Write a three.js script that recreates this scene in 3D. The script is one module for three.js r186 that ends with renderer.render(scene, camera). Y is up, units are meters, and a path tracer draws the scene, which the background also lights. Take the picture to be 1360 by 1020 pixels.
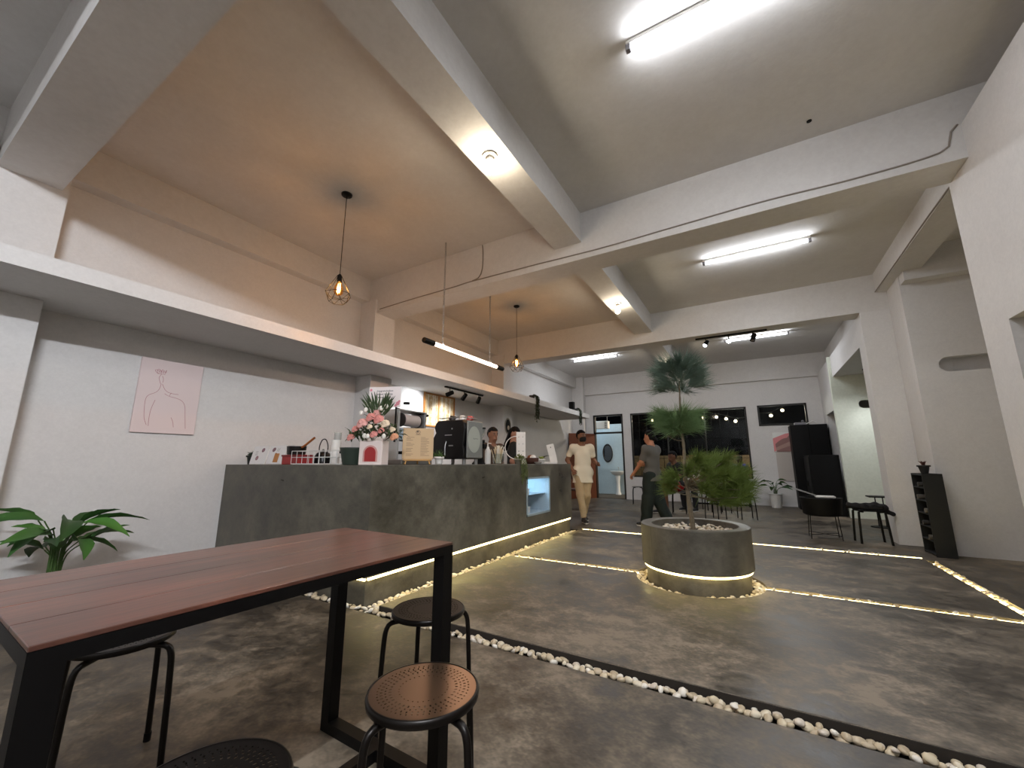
import * as THREE from 'three';
import { mergeGeometries, mergeVertices } from 'three/addons/utils/BufferGeometryUtils.js';
import { RoundedBoxGeometry } from 'three/addons/geometries/RoundedBoxGeometry.js';
import { RectAreaLightUniformsLib } from 'three/addons/lights/RectAreaLightUniformsLib.js';

// ---------------------------------------------------------------- camera, sky, exposure
RectAreaLightUniformsLib.init();
const scene = new THREE.Scene();
const renderer = new THREE.WebGLRenderer({ antialias: true });
renderer.toneMapping = THREE.LinearToneMapping;
renderer.toneMappingExposure = 1.0;
renderer.shadowMap.enabled = true;
renderer.shadowMap.type = THREE.PCFSoftShadowMap;
const camera = new THREE.PerspectiveCamera(87.0, 1360 / 1020, 0.03, 80);
camera.position.set(0, 1.08, 0);
camera.rotation.order = 'YXZ';
camera.rotation.set(THREE.MathUtils.degToRad(11.0), THREE.MathUtils.degToRad(30.46), 0);
scene.background = new THREE.Color().setRGB(0.0011, 0.0013, 0.0018);   // the night outside

// ---------------------------------------------------------------- the lamps of the room (power, colour)
const COOL = [0.90, 0.935, 1.0], WARM = [1.0, 0.87, 0.68], LED = [1.0, 0.80, 0.33];
const TUBE_NITS = 152, TUBE_UP = 56, REAR_NITS = 960, BULB = 0.9, PENDANT = 1.1, BAR_TUBE = 30;
const rgb = (c, k = 1) => new THREE.Color().setRGB(c[0] * k, c[1] * k, c[2] * k);
function rectLight(parent, c, nits, w, h, pos, target) {
  const l = new THREE.RectAreaLight(rgb(c), nits, w, h);
  l.position.set(...pos); parent.add(l);
  l.lookAt(new THREE.Vector3(...target)); return l;
}
function pointLight(parent, c, cd, pos, radius = 1) {
  const l = new THREE.PointLight(rgb(c), cd, 0, 2); l.position.set(...pos);
  l.castShadow = true; l.shadow.radius = radius; parent.add(l); return l;
}
function spotLight(parent, c, cd, pos, target, angle, penumbra = 0.6, radius = 1) {
  const l = new THREE.SpotLight(rgb(c), cd, 0, angle, penumbra, 2);
  l.position.set(...pos); l.castShadow = true; l.shadow.radius = radius;
  l.target.position.set(...target); parent.add(l); parent.add(l.target); return l;
}

// ---------------------------------------------------------------- seeded random, noise, textures
let seedState = 12345;
const rnd = () => { seedState = (seedState + 0x6d2b79f5) | 0; let t = Math.imul(seedState ^ (seedState >>> 15), 1 | seedState); t = (t + Math.imul(t ^ (t >>> 7), 61 | t)) ^ t; return ((t ^ (t >>> 14)) >>> 0) / 4294967296; };
const rr = (a, b) => a + (b - a) * rnd();
const reseed = (n) => { seedState = n | 0; };
function lattice(n, s) { reseed(s); const a = new Float32Array(n * n); for (let i = 0; i < a.length; i++) a[i] = rnd(); return a; }
function noiseField(size, layers, s) {                 // layers: [cells in x, cells in y, weight]
  const out = new Float32Array(size * size);
  layers.forEach(([nx, ny, w], k) => {
    const N = Math.max(nx, ny), a = lattice(N, s + k * 101);
    for (let y = 0; y < size; y++) {
      const fy = y / size * ny, y0 = Math.floor(fy), ty = fy - y0, sy = ty * ty * (3 - 2 * ty), y1 = (y0 + 1) % ny;
      for (let x = 0; x < size; x++) {
        const fx = x / size * nx, x0 = Math.floor(fx), tx = fx - x0, sx = tx * tx * (3 - 2 * tx), x1 = (x0 + 1) % nx;
        const p = a[y0 * N + x0], q = a[y0 * N + x1], r = a[y1 * N + x0], t = a[y1 * N + x1];
        out[y * size + x] += w * (p + (q - p) * sx + (r - p) * sy + (p - q - r + t) * sx * sy - 0.5);
      }
    }
  });
  return out;
}
function dataTex(size, f, repeat, srgb) {
  const d = new Uint8Array(size * size * 4);
  for (let i = 0; i < size * size; i++) { const c = f(i); for (let k = 0; k < 3; k++) d[i * 4 + k] = Math.max(0, Math.min(255, Math.round(c[k]))); d[i * 4 + 3] = 255; }
  const t = new THREE.DataTexture(d, size, size, THREE.RGBAFormat);
  t.wrapS = t.wrapT = THREE.RepeatWrapping; t.magFilter = THREE.LinearFilter; t.minFilter = THREE.LinearMipmapLinearFilter; t.generateMipmaps = true;
  t.repeat.set(repeat[0], repeat[1]); if (srgb) t.colorSpace = THREE.SRGBColorSpace; t.needsUpdate = true; return t;
}
const mix3 = (a, b, t) => [a[0] + (b[0] - a[0]) * t, a[1] + (b[1] - a[1]) * t, a[2] + (b[2] - a[2]) * t];
const clamp01 = (v) => Math.max(0, Math.min(1, v));
function fieldMaterial({ size = 512, metres = [2, 2], layers, seed, lo, hi, gain = 1, bump = 0, rough = 0.8, roughSpread = 0, wisps = 0, ...rest }) {
  const f = noiseField(size, layers, seed), rep = [1 / metres[0], 1 / metres[1]];
  if (wisps) { const a = noiseField(size, [[7, 5, 1], [19, 13, .6], [50, 41, .35]], seed + 7), b = noiseField(size, [[3, 4, 1], [8, 7, .5]], seed + 9); for (let i = 0; i < f.length; i++) f[i] += wisps * Math.pow(clamp01(1 - Math.abs(a[i]) * 5), 2) * clamp01(.4 + b[i] * 2.2); }
  const v = (i) => clamp01(0.5 + f[i] * gain);
  const m = new THREE.MeshStandardMaterial({ roughness: rough, metalness: 0, ...rest });
  m.map = dataTex(size, (i) => mix3(lo, hi, v(i)), rep, true);
  if (bump) { m.bumpMap = dataTex(size, (i) => { const q = v(i) * 255; return [q, q, q]; }, rep, false); m.bumpScale = bump; }
  if (roughSpread) { m.roughness = 1; m.roughnessMap = dataTex(size, (i) => { const q = 255 * clamp01(rough + roughSpread * (v(i) - 0.5)); return [q, q, q]; }, rep, false); }
  return m;
}
function canvasTex(w, h, draw) {
  const c = document.createElement('canvas'); c.width = w; c.height = h; draw(c.getContext('2d'), w, h);
  const t = new THREE.CanvasTexture(c); t.colorSpace = THREE.SRGBColorSpace; return t;
}
const std = (hex, roughness = 0.6, metalness = 0, extra = {}) => new THREE.MeshStandardMaterial({ color: hex, roughness, metalness, ...extra });
const glow = (c, k, name) => { const m = new THREE.MeshStandardMaterial({ color: 0xffffff, roughness: 0.4 }); m.emissive = rgb(c); m.emissiveIntensity = k; m.name = name || 'lamp_glow'; return m; };

const M = {
  white: fieldMaterial({ size: 512, metres: [1.6, 1.6], layers: [[5, 5, .5], [17, 17, .35], [64, 64, .5], [170, 170, .6]], seed: 11, lo: [203, 201, 199], hi: [217, 215, 213], gain: .6, bump: .0006, rough: .72 }),
  beam: fieldMaterial({ size: 512, metres: [2.2, 2.2], layers: [[4, 4, .6], [15, 15, .4], [60, 60, .5], [150, 150, .5]], seed: 21, lo: [199, 196, 193], hi: [214, 212, 209], gain: .6, bump: .0008, rough: .75 }),
  ceiling: fieldMaterial({ size: 1024, metres: [4.3, 4.3], layers: [[3, 3, .7], [9, 6, .5], [28, 28, .35], [110, 110, .35], [300, 300, .3]], seed: 31, lo: [196, 193, 190], hi: [212, 210, 207], gain: .7, bump: .0014, rough: .85 }),
  green: fieldMaterial({ size: 256, metres: [1.6, 1.6], layers: [[5, 5, .5], [60, 60, .5]], seed: 41, lo: [205, 211, 196], hi: [222, 227, 213], bump: .001, rough: .75 }),
  blue: fieldMaterial({ size: 256, metres: [1.6, 1.6], layers: [[5, 5, .5], [60, 60, .5]], seed: 43, lo: [168, 186, 196], hi: [184, 202, 211], rough: .6 }),
  floor: fieldMaterial({ size: 1024, metres: [3.7, 3.1], wisps: .35, layers: [[3, 3, .6], [8, 7, .6], [21, 19, .6], [60, 50, .5], [160, 150, .4], [400, 400, .35]], seed: 51, lo: [50, 44, 36], hi: [132, 120, 103], gain: .9, bump: .0012, rough: .55, roughSpread: .35 }),
  slab: fieldMaterial({ size: 1024, metres: [3.3, 2.7], wisps: .4, layers: [[3, 3, .6], [8, 7, .6], [19, 21, .6], [55, 50, .5], [150, 160, .4], [400, 400, .35]], seed: 61, lo: [50, 44, 36], hi: [136, 124, 107], gain: .9, bump: .0012, rough: .52, roughSpread: .35 }),
  counter: fieldMaterial({ size: 1024, metres: [5, 1.7], layers: [[10, 3, .8], [21, 7, .8], [52, 18, .6], [160, 60, .4], [500, 260, .3]], seed: 71, lo: [62, 59, 51], hi: [114, 109, 96], gain: .65, bump: .0006, rough: .42, roughSpread: .3 }),
  channel: fieldMaterial({ size: 256, metres: [.6, .6], layers: [[6, 6, .6], [40, 40, .6]], seed: 81, lo: [48, 43, 36], hi: [78, 70, 60], rough: .95 }),
  yard: fieldMaterial({ size: 256, metres: [2, 2], layers: [[6, 6, .6], [40, 40, .6]], seed: 83, lo: [52, 48, 42], hi: [80, 74, 64], rough: .95 }),
  fence: fieldMaterial({ size: 256, metres: [2, 2], layers: [[6, 3, .6], [40, 40, .6]], seed: 85, lo: [150, 122, 88], hi: [188, 158, 118], rough: .9 }),
  blackMetal: new THREE.MeshPhysicalMaterial({ color: 0x070606, roughness: .45, specularIntensity: .45 }),
  blackMatte: new THREE.MeshPhysicalMaterial({ color: 0x050506, roughness: .6, specularIntensity: .4 }),
  darkFrame: std(0x14120f, .55),
  grey: std(0x77757a, .5),
  steel: std(0xb4b4b4, .3, .9),
  whitePlastic: std(0xe6e4e0, .45),
  cable: std(0x8d857c, .7),
};
for (const t of [M.counter.map, M.counter.bumpMap, M.counter.roughnessMap]) t.offset.set(.3, .18);
M.windowGlass = new THREE.MeshPhysicalMaterial({ color: 0xb9c0c4, roughness: 0.03, transmission: 1, thickness: 0, ior: 1.22 });
M.glass = new THREE.MeshPhysicalMaterial({ color: 0xffffff, roughness: 0.02, transmission: 1, thickness: 0, ior: 1.5 });

// ---------------------------------------------------------------- geometry helpers
const V3 = (x, y, z) => new THREE.Vector3(x, y, z);
function flat(g) { const q = g.index ? g.toNonIndexed() : g; for (const k of Object.keys(q.attributes)) if (!['position', 'normal', 'uv'].includes(k)) q.deleteAttribute(k); if (!q.attributes.uv) q.setAttribute('uv', new THREE.Float32BufferAttribute(new Float32Array(q.attributes.position.count * 2), 2)); return q; }
const merge = (list) => mergeGeometries(list.map(flat), false);
function uvm(g) {                                      // texture coordinates in metres from the face's main direction
  g = flat(g); const p = g.attributes.position, n = g.attributes.normal, u = g.attributes.uv;
  for (let i = 0; i < p.count; i++) {
    const ax = Math.abs(n.getX(i)), ay = Math.abs(n.getY(i)), az = Math.abs(n.getZ(i));
    if (ay >= ax && ay >= az) u.setXY(i, p.getX(i), p.getZ(i)); else if (ax >= az) u.setXY(i, p.getZ(i), p.getY(i)); else u.setXY(i, p.getX(i), p.getY(i));
  }
  return g;
}
const span = (x0, x1, y0, y1, z0, z1) => new THREE.BoxGeometry(Math.abs(x1 - x0), Math.abs(y1 - y0), Math.abs(z1 - z0)).translate((x0 + x1) / 2, (y0 + y1) / 2, (z0 + z1) / 2);
const box = (w, h, d, x = 0, y = 0, z = 0) => new THREE.BoxGeometry(w, h, d).translate(x, y, z);
const rbox = (w, h, d, r, x = 0, y = 0, z = 0, s = 2) => new RoundedBoxGeometry(w, h, d, s, r).translate(x, y, z);
const cyl = (r0, r1, h, x = 0, y = 0, z = 0, s = 20) => new THREE.CylinderGeometry(r0, r1, h, s).translate(x, y, z);
const ball = (r, x = 0, y = 0, z = 0, sx = 1, sy = 1, sz = 1, n = 14) => new THREE.SphereGeometry(r, n, Math.max(6, n * .7 | 0)).scale(sx, sy, sz).translate(x, y, z);
const lathe = (pts, s = 32) => new THREE.LatheGeometry(pts.map(([r, y]) => new THREE.Vector2(r, y)), s);
const tube = (pts, r, seg = 0, rad = 8, closed = false) => new THREE.TubeGeometry(new THREE.CatmullRomCurve3(pts.map((p) => V3(...p)), closed, 'catmullrom', .5), seg || pts.length * 5, r, rad, closed);
function bar(a, b, r, n = 7) { const A = V3(...a), B = V3(...b), d = B.clone().sub(A), g = new THREE.CylinderGeometry(r, r, d.length(), n); g.applyQuaternion(new THREE.Quaternion().setFromUnitVectors(V3(0, 1, 0), d.normalize())); return g.translate((A.x + B.x) / 2, (A.y + B.y) / 2, (A.z + B.z) / 2); }
function polyline(pts, r, n = 7) { const out = []; for (let i = 0; i + 1 < pts.length; i++) out.push(bar(pts[i], pts[i + 1], r, n)); return merge(out); }
function shapeXY(pts, holes = []) { const s = new THREE.Shape(pts.map(([x, y]) => new THREE.Vector2(x, y))); for (const h of holes) s.holes.push(new THREE.Path(h.map(([x, y]) => new THREE.Vector2(x, y)))); return s; }
const rectPts = (x0, x1, y0, y1) => [[x0, y0], [x1, y0], [x1, y1], [x0, y1]];
const pill = (x0, x1, y0, y1, n = 12) => { const r = (y1 - y0) / 2, cy = (y0 + y1) / 2, o = []; for (let i = 0; i <= n; i++) { const a = Math.PI / 2 + Math.PI * i / n; o.push([x0 + r + r * Math.cos(a), cy + r * Math.sin(a)]); } for (let i = 0; i <= n; i++) { const a = -Math.PI / 2 + Math.PI * i / n; o.push([x1 - r + r * Math.cos(a), cy + r * Math.sin(a)]); } return o; };
const extr = (shape, depth, opt = {}) => new THREE.ExtrudeGeometry(shape, { depth, bevelEnabled: false, curveSegments: 20, ...opt });

// ---------------------------------------------------------------- scene helpers
const taken = new Map();
function numbered(n) { const k = taken.get(n) || 0; taken.set(n, k + 1); return k ? n + '_' + String(k).padStart(3, '0') : n; }
function mesh(name, g, m, parent) { const o = new THREE.Mesh(Array.isArray(g) ? merge(g) : g, m); o.name = name; o.castShadow = o.receiveShadow = true; parent.add(o); return o; }
function struct(name, g, m) { const o = mesh(numbered(name), uvm(Array.isArray(g) ? merge(g) : g), m, scene); o.userData.kind = 'structure'; return o; }
function structGroup(name) { const o = new THREE.Group(); o.name = numbered(name); o.userData.kind = 'structure'; scene.add(o); return o; }
function tag(o, label, category, group) { o.userData.label = label; o.userData.category = category; if (group) o.userData.group = group; return o; }
function thing(name, label, category, [x, y, z] = [0, 0, 0], turn = 0, group) { const o = new THREE.Group(); o.name = numbered(name); o.position.set(x, y, z); o.rotation.y = turn; scene.add(o); return tag(o, label, category, group); }
function single(name, g, m, label, category, [x, y, z] = [0, 0, 0], turn = 0, group) { const o = mesh(numbered(name), g, m, scene); o.position.set(x, y, z); o.rotation.y = turn; return tag(o, label, category, group); }
function dup(src, [x, y, z], turn, label, group) { const o = src.clone(); o.name = numbered(src.name.replace(/_\d{3}$/, '')); o.userData = { ...src.userData }; o.position.set(x, y, z); o.rotation.y = turn; scene.add(o); if (label) o.userData.label = label; if (group) o.userData.group = group; return o; }

// ================================================================ THE SETTING
const XL = -4.98, ZB = -12.6, H = 3.84, ZR = 3.3, XE = 3.5;
const PC = [-0.554, -4.315], PR = 0.54;               // the planter's centre and its pebble ring
// floor with the sunken bed of the pebble channels
{
  const outer = [[XL - .2, -ZR], [XE, -ZR], [XE, -ZB], [XL - .2, -ZB]];
  const bed = [[-4.9, 2.24], [1.63, 2.24], [1.63, 6.55], [-2.72, 6.55], [-2.72, 2.36], [-4.9, 2.36]];
  const g = extr(shapeXY(outer, [bed]), .2).rotateX(-Math.PI / 2).translate(0, -.2, 0);
  struct('floor', [uvm(g)], M.floor);
  struct('floor_channel_bed', [span(-4.95, 1.7, -.2, -.045, -2.2, -6.6)], M.channel);
  // the two raised slabs, notched round the planter
  const notch = (near) => {
    const [z0, z1] = near ? [-2.34, -4.27] : [-4.36, -6.46], x0 = -2.53, x1 = 1.52, pts = [];
    const zc = near ? z1 : z0, dz = zc - PC[1], half = Math.sqrt(PR * PR - dz * dz);
    const arc = []; const a0 = Math.atan2(dz, -half), a1 = Math.atan2(dz, half);
    const n = 28; for (let i = 0; i <= n; i++) { let s = a0, e = a1; if (near) { if (s < 0) s += 2 * Math.PI; if (e < 0) e += 2 * Math.PI; if (s < e) s += 2 * Math.PI; } else { if (s > 0) s -= 2 * Math.PI; if (e > 0) e -= 2 * Math.PI; if (e < s) e += 2 * Math.PI; } const a = s + (e - s) * i / n; arc.push([PC[0] + PR * Math.cos(a), PC[1] + PR * Math.sin(a)]); }
    if (near) pts.push([x0, z0], [x0, z1], ...arc, [x1, z1], [x1, z0]); else pts.push([x0, z1], [x0, z0], ...arc, [x1, z0], [x1, z1]);
    return extr(shapeXY(pts.map(([x, z]) => [x, -z])), .066, { bevelEnabled: true, bevelThickness: .004, bevelSize: .004, bevelOffset: -.004, bevelSegments: 2 }).rotateX(-Math.PI / 2).translate(0, -.041, 0);
  };
  struct('floor_slab', notch(true), M.slab);
  struct('floor_slab', notch(false), M.slab);
}
struct('shaded_edge_1', [span(-2.528, 1.518, -.04, .0245, -2.3345, -2.3395)], std(0x2b251f, .9));  // thin strip added over the slab side: raw dark edge plus painted shade
struct('ceiling', span(XL - .2, XE + .2, H, H + .2, ZR + .2, ZB - .2), M.ceiling);
struct('wall_left', span(XL - .2, XL, 0, H, ZR, ZB), M.white);
struct('wall_rear', span(XL - .2, XE + .2, 0, H, ZR, ZR + .2), M.white);
// back wall with doorway, wide window and small high window
{
  const s = shapeXY(rectPts(XL - .2, XE + .2, 0, H), [rectPts(-3.17, -.06, .66, 2.57), rectPts(.2, 1.28, 2.03, 2.58)]);
  const s2 = shapeXY([[XL - .2, 0], [-4.36, 0], [-4.36, 2.58], [-3.41, 2.58], [-3.41, 0], [XE + .2, 0], [XE + .2, H], [XL - .2, H]], s.holes.map((h) => h.getPoints().map((p) => [p.x, p.y])));
  struct('wall_back', extr(s2, .18).translate(0, 0, ZB - .18), M.white);
}
struct('beam_back', span(XL, 1.9, 3.24, H, ZB, ZB + .07), M.beam);
struct('beam_left', span(XL, XL + .15, 3.49, H, ZR, ZB), M.beam);
for (const [z0, z1] of [[-.34, -.68], [-3.93, -4.26], [-7.58, -7.91]]) struct('beam_cross', span(XL, 1.95, 3.28, H, z0, z1), M.beam);
struct('beam_long', span(-1.74, -1.42, 3.48, H, ZR, ZB), M.beam);
struct('beam_right', [span(1.79, 2.1, 3.55, H, -4.26, -7.58), span(1.79, 2.1, 3.3, H, -7.91, ZB)], M.beam);
for (const [z0, z1, x] of [[-.34, -.72, -4.7], [-3.9, -4.29, -4.66], [-7.55, -7.93, -4.66], [-12.38, ZB, -4.6]]) struct('column_left', span(XL, x, 0, z0 < -12 ? H : 3.49, z0, z1), M.white);
for (const [z0, z1] of [[-.34, -.72], [-3.93, -4.29], [-7.58, -7.92]]) struct('column_right', span(1.57, 1.91, 0, 3.279, z0, z1), M.white);
// right side: solid wall with a low opening in the near bay, alcoves in the next two bays
struct('wall_right', [span(1.57, 1.8, 2.03, 3.555, ZR, -3.93), span(1.57, 1.8, 0, 2.03, ZR, -1.2), span(1.9, 2.05, 3.5, H, ZR, -3.93)], M.white);
struct('wall_side_room', [span(XE, XE + .2, 0, H, ZR, ZB)], M.white);
struct('wall_partition', [span(1.91, XE, 0, H, -4.0, -4.15)], M.white);
struct('pier_right', [span(1.912, 2.3, 0, 3.55, -7.16, -7.6)], M.white);
{
  const g = extr(shapeXY(rectPts(1.91, XE, 0, H), [pill(2.13, 2.95, 2.2, 2.39)]), .12).translate(0, 0, -7.15);
  struct('wall_alcove', [g, span(2.31, 3.1, 2.1, 2.5, -7.2, -7.3), span(1.92, XE, 3.42, H - .001, -6.85, -7.025)], M.white);
  const g2 = extr(shapeXY([[1.55, 0], [XE, 0], [XE, 3.3], [1.55, 3.3]], [pill(1.95, 2.75, 2.165, 2.335)]), .12).translate(0, 0, -10.77);
  struct('wall_far_alcove', [g2], M.green);
  struct('alcove_ceiling', span(1.787, XE, 2.87, 3.29, -7.925, -10.645), M.white);
  struct('lintel_right', [span(1.6, 1.785, 2.86, 3.3, -7.925, -10.645), span(1.6, 1.785, 2.2, 3.3, -10.775, -12.1), span(1.6, 1.785, 0, 3.3, -12.1, ZB + .001)], M.white);
}
// the long deep shelf on the left wall
struct('shelf_left', [span(XL, -3.98, 2.33, 2.45, ZR, -11.2)], M.white);

// windows of the back wall: frames, panes and the iron grille
function windowUnit(n, x0, x1, y0, y1, nx, ny) {
  const w = structGroup('window_' + n), z = ZB - .05, t = .045;
  mesh('frame', [span(x0, x1, y0, y0 + t, z, z + .06), span(x0, x1, y1 - t, y1, z, z + .06), span(x0, x0 + t, y0, y1, z, z + .06), span(x1 - t, x1, y0, y1, z, z + .06)], M.darkFrame, w);
  const panes = nx > 4 ? 3 : 1, pw = (x1 - x0 - 2 * t) / panes;
  for (let i = 0; i < panes; i++) {
    mesh('pane', span(x0 + t + i * pw + .002, x0 + t + (i + 1) * pw - .002, y0 + t, y1 - t, z + .028, z + .032), M.windowGlass, w);
    if (i) mesh('mullion', span(x0 + t + i * pw - .018, x0 + t + i * pw + .018, y0, y1, z, z + .055), M.darkFrame, w);
  }
  for (let i = 1; i < nx; i++) mesh('grille_bar', span(x0 + (x1 - x0) * i / nx - .006, x0 + (x1 - x0) * i / nx + .006, y0, y1, z - .07, z - .058), M.darkFrame, w);
  for (let j = 1; j < ny; j++) mesh('grille_bar', span(x0, x1, y0 + (y1 - y0) * j / ny - .006, y0 + (y1 - y0) * j / ny + .006, z - .07, z - .058), M.darkFrame, w);
  return w;
}
windowUnit(1, -3.17, -.06, .66, 2.57, 14, 7);
windowUnit(2, .2, 1.28, 2.03, 2.58, 1, 1);
// doorway with transom bar, and the brown door leaf swung into the room
{
  const d = structGroup('door_1'), z0 = ZB - .12, z1 = ZB + .01;
  mesh('jamb', span(-4.36, -4.31, 0, 2.58, z0, z1), M.darkFrame, d); mesh('jamb', span(-3.46, -3.41, 0, 2.58, z0, z1), M.darkFrame, d);
  mesh('head', span(-4.36, -3.41, 2.53, 2.58, z0, z1), M.darkFrame, d); mesh('transom_bar', span(-4.36, -3.41, 1.98, 2.03, z0, z1), M.darkFrame, d);
  const leaf = new THREE.Group(); leaf.name = 'door_leaf'; leaf.position.set(-4.33, 0, ZB + .05); leaf.rotation.y = -2.28; d.add(leaf);
  const wd = std(0x6a3518, .5);
  mesh('leaf_panel', [rbox(.9, 1.98, .04, .005, .45, .995, 0), rbox(.66, .75, .012, .005, .45, .48, .024), rbox(.66, .8, .012, .005, .45, 1.42, .024)], wd, leaf);
  mesh('handle', [bar([.83, 1.0, .02], [.83, 1.0, .06], .008), bar([.83, 1.0, .06], [.73, 1.0, .06], .008)], M.steel, leaf);
}
// outside, at night: yard, fence wall and the blue washroom wall seen through the doorway
struct('ground_yard', span(-14, 12, -.25, -.05, ZB - .18, -30), M.yard);
struct('wall_fence', span(-14, 12, -.05, 1.36, -17.4, -17.6), M.fence);
struct('wall_washroom', [span(-6.2, -3.98, -.05, 2.45, -14.5, -14.62), span(-6.3, -6.2, -.05, 2.45, ZB - .18, -14.62)], M.blue);
struct('floor_washroom', span(-6.2, -3.3, -.05, 0, ZB - .18, -14.5), M.yard);

// ---------------------------------------------------------------- tube lights on the ceiling
const tubeGlow = glow(COOL, 6, 'tube_light_glow');
function ceilingTube(x, z, label) {
  const t = thing('tube_light', label, 'ceiling light', [x, H, z], 0, 'tube lights on the ceiling');
  mesh('batten', rbox(1.22, .028, .045, .006, 0, -.014, 0), M.whitePlastic, t);
  mesh('tube', [cyl(.016, .016, 1.16, 0, 0, 0, 14).rotateZ(Math.PI / 2).translate(0, -.052, 0)], tubeGlow, t);
  for (const s of [-1, 1]) mesh('lamp_holder', rbox(.03, .055, .036, .006, s * .6, -.046, 0), M.grey, t);
  rectLight(t, COOL, TUBE_NITS, 1.16, .05, [0, -.085, 0], [x, 0, z]);
  for (const s of [-1, 1]) rectLight(t, COOL, TUBE_UP, 1.16, .03, [0, -.055, s * .04], [x, H + .45, z + s * 2]);
  return t;
}
ceilingTube(.14, -2.31, 'white fluorescent tube on the ceiling between the near and middle cross beams');
ceilingTube(.26, -5.83, 'white fluorescent tube on the ceiling between the middle and far cross beams');
ceilingTube(.29, -10.1, 'white fluorescent tube on the ceiling past the far cross beam, beside the track spotlights');
ceilingTube(-3.39, -10.1, 'white fluorescent tube on the ceiling past the far cross beam, above the vine shelf');
{ // the lamp of the bay behind the camera, hung lower and turned along the room
  const t = thing('hanging_tube_light', 'long white tube light hung on two rods in the bay behind the table', 'ceiling light', [1.0, 3.55, 1.1]);
  mesh('batten', rbox(.05, .03, 1.24, .006, 0, .035, 0), M.whitePlastic, t);
  mesh('tube', cyl(.016, .016, 1.16, 0, 0, 0, 14).rotateX(Math.PI / 2), tubeGlow, t);
  for (const s of [-1, 1]) mesh('rod', bar([0, .04, s * .4], [0, .29, s * .4], .006), M.steel, t);
  rectLight(t, COOL, REAR_NITS, 1.16, .05, [-.03, -.005, 0], [-4, 2.2, 1.1]);
  rectLight(t, COOL, REAR_NITS * .22, 1.16, .05, [-.04, .06, 0], [-1.2, H + .6, 1.1]);
  rectLight(t, COOL, REAR_NITS * .08, 1.16, .05, [0, -.035, 0], [1.0, 0, 1.101]);
}

// ---------------------------------------------------------------- warm bulbs under the long beam
const bulbGlow = glow([1, .8, .52], 14, 'bulb_glow');
function beamBulb(z, label) {
  const t = thing('ceiling_bulb', label, 'light bulb', [-1.58, 3.48, z], 0, 'bulbs under the long beam');
  mesh('socket', [cyl(.055, .06, .018, 0, -.009, 0, 24), cyl(.024, .034, .035, 0, -.034, 0, 20)], M.whitePlastic, t);
  mesh('bulb', lathe([[.001, -.165], [.018, -.162], [.034, -.148], [.041, -.125], [.038, -.1], [.028, -.08], [.018, -.065], [.016, -.05]], 20), bulbGlow, t);
  pointLight(t, WARM, BULB, [0, -.125, 0], 2); return t;
}
beamBulb(-2.34, 'round warm bulb under the long beam between the near and middle cross beams');
beamBulb(-5.88, 'round warm bulb under the long beam between the middle and far cross beams');
beamBulb(-10.2, 'round warm bulb under the long beam behind the tip of the pine');
// cage pendants
const filGlow = glow([1, .62, .22], 18, 'filament_bulb_glow');
const amberGlass = new THREE.MeshPhysicalMaterial({ color: 0xffd28a, roughness: .03, transmission: 1, thickness: 0 });
function pendant(z, label) {
  const t = thing('pendant_lamp', label, 'pendant lamp', [-3.41, H, z], .3, 'wire cage pendant lamps');
  mesh('canopy', lathe([[.001, -.03], [.035, -.028], [.052, -.016], [.055, 0], [.001, 0]], 24), M.blackMetal, t);
  mesh('cord', bar([0, -.02, 0], [0, -.91, 0], .0035, 6), M.blackMatte, t);
  mesh('socket', lathe([[.001, -.9], [.012, -.902], [.022, -.925], [.024, -.985], [.001, -.985]], 18), M.blackMatte, t);
  const cage = [], n = 6, ring = (r, y, off = 0) => Array.from({ length: n }, (_, i) => { const a = (i + off) / n * Math.PI * 2; return [r * Math.cos(a), y, r * Math.sin(a)]; });
  const a = ring(.02, -.915), b = ring(.125, -1.115), c = ring(.082, -1.195, .5);
  for (let i = 0; i < n; i++) { const j = (i + 1) % n; cage.push(bar(a[i], b[i], .0028, 5), bar(b[i], b[j], .0028, 5), bar(b[i], c[i], .0028, 5), bar(b[j], c[i], .0028, 5), bar(c[i], c[j], .0028, 5)); }
  mesh('cage', cage, M.blackMetal, t);
  const glassBulb = mesh('bulb', lathe([[.018, -.985], [.022, -1.0], [.04, -1.035], [.047, -1.07], [.04, -1.105], [.02, -1.125], [.001, -1.13]], 20), amberGlass, t);
  mesh('filament', tube([[-.012, -1.0, 0], [-.016, -1.06, 0], [-.006, -1.095, .004], [.006, -1.095, -.004], [.016, -1.06, 0], [.012, -1.0, 0]], .0055, 30, 6), filGlow, glassBulb);
  pointLight(t, [1, .66, .34], PENDANT, [0, -1.06, 0], 1); return t;
}
pendant(-2.385, 'black wire cage pendant lamp above the counter arm, before the middle cross beam');
pendant(-5.96, 'black wire cage pendant lamp past the middle cross beam, beyond the hanging tube lamp');
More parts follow.
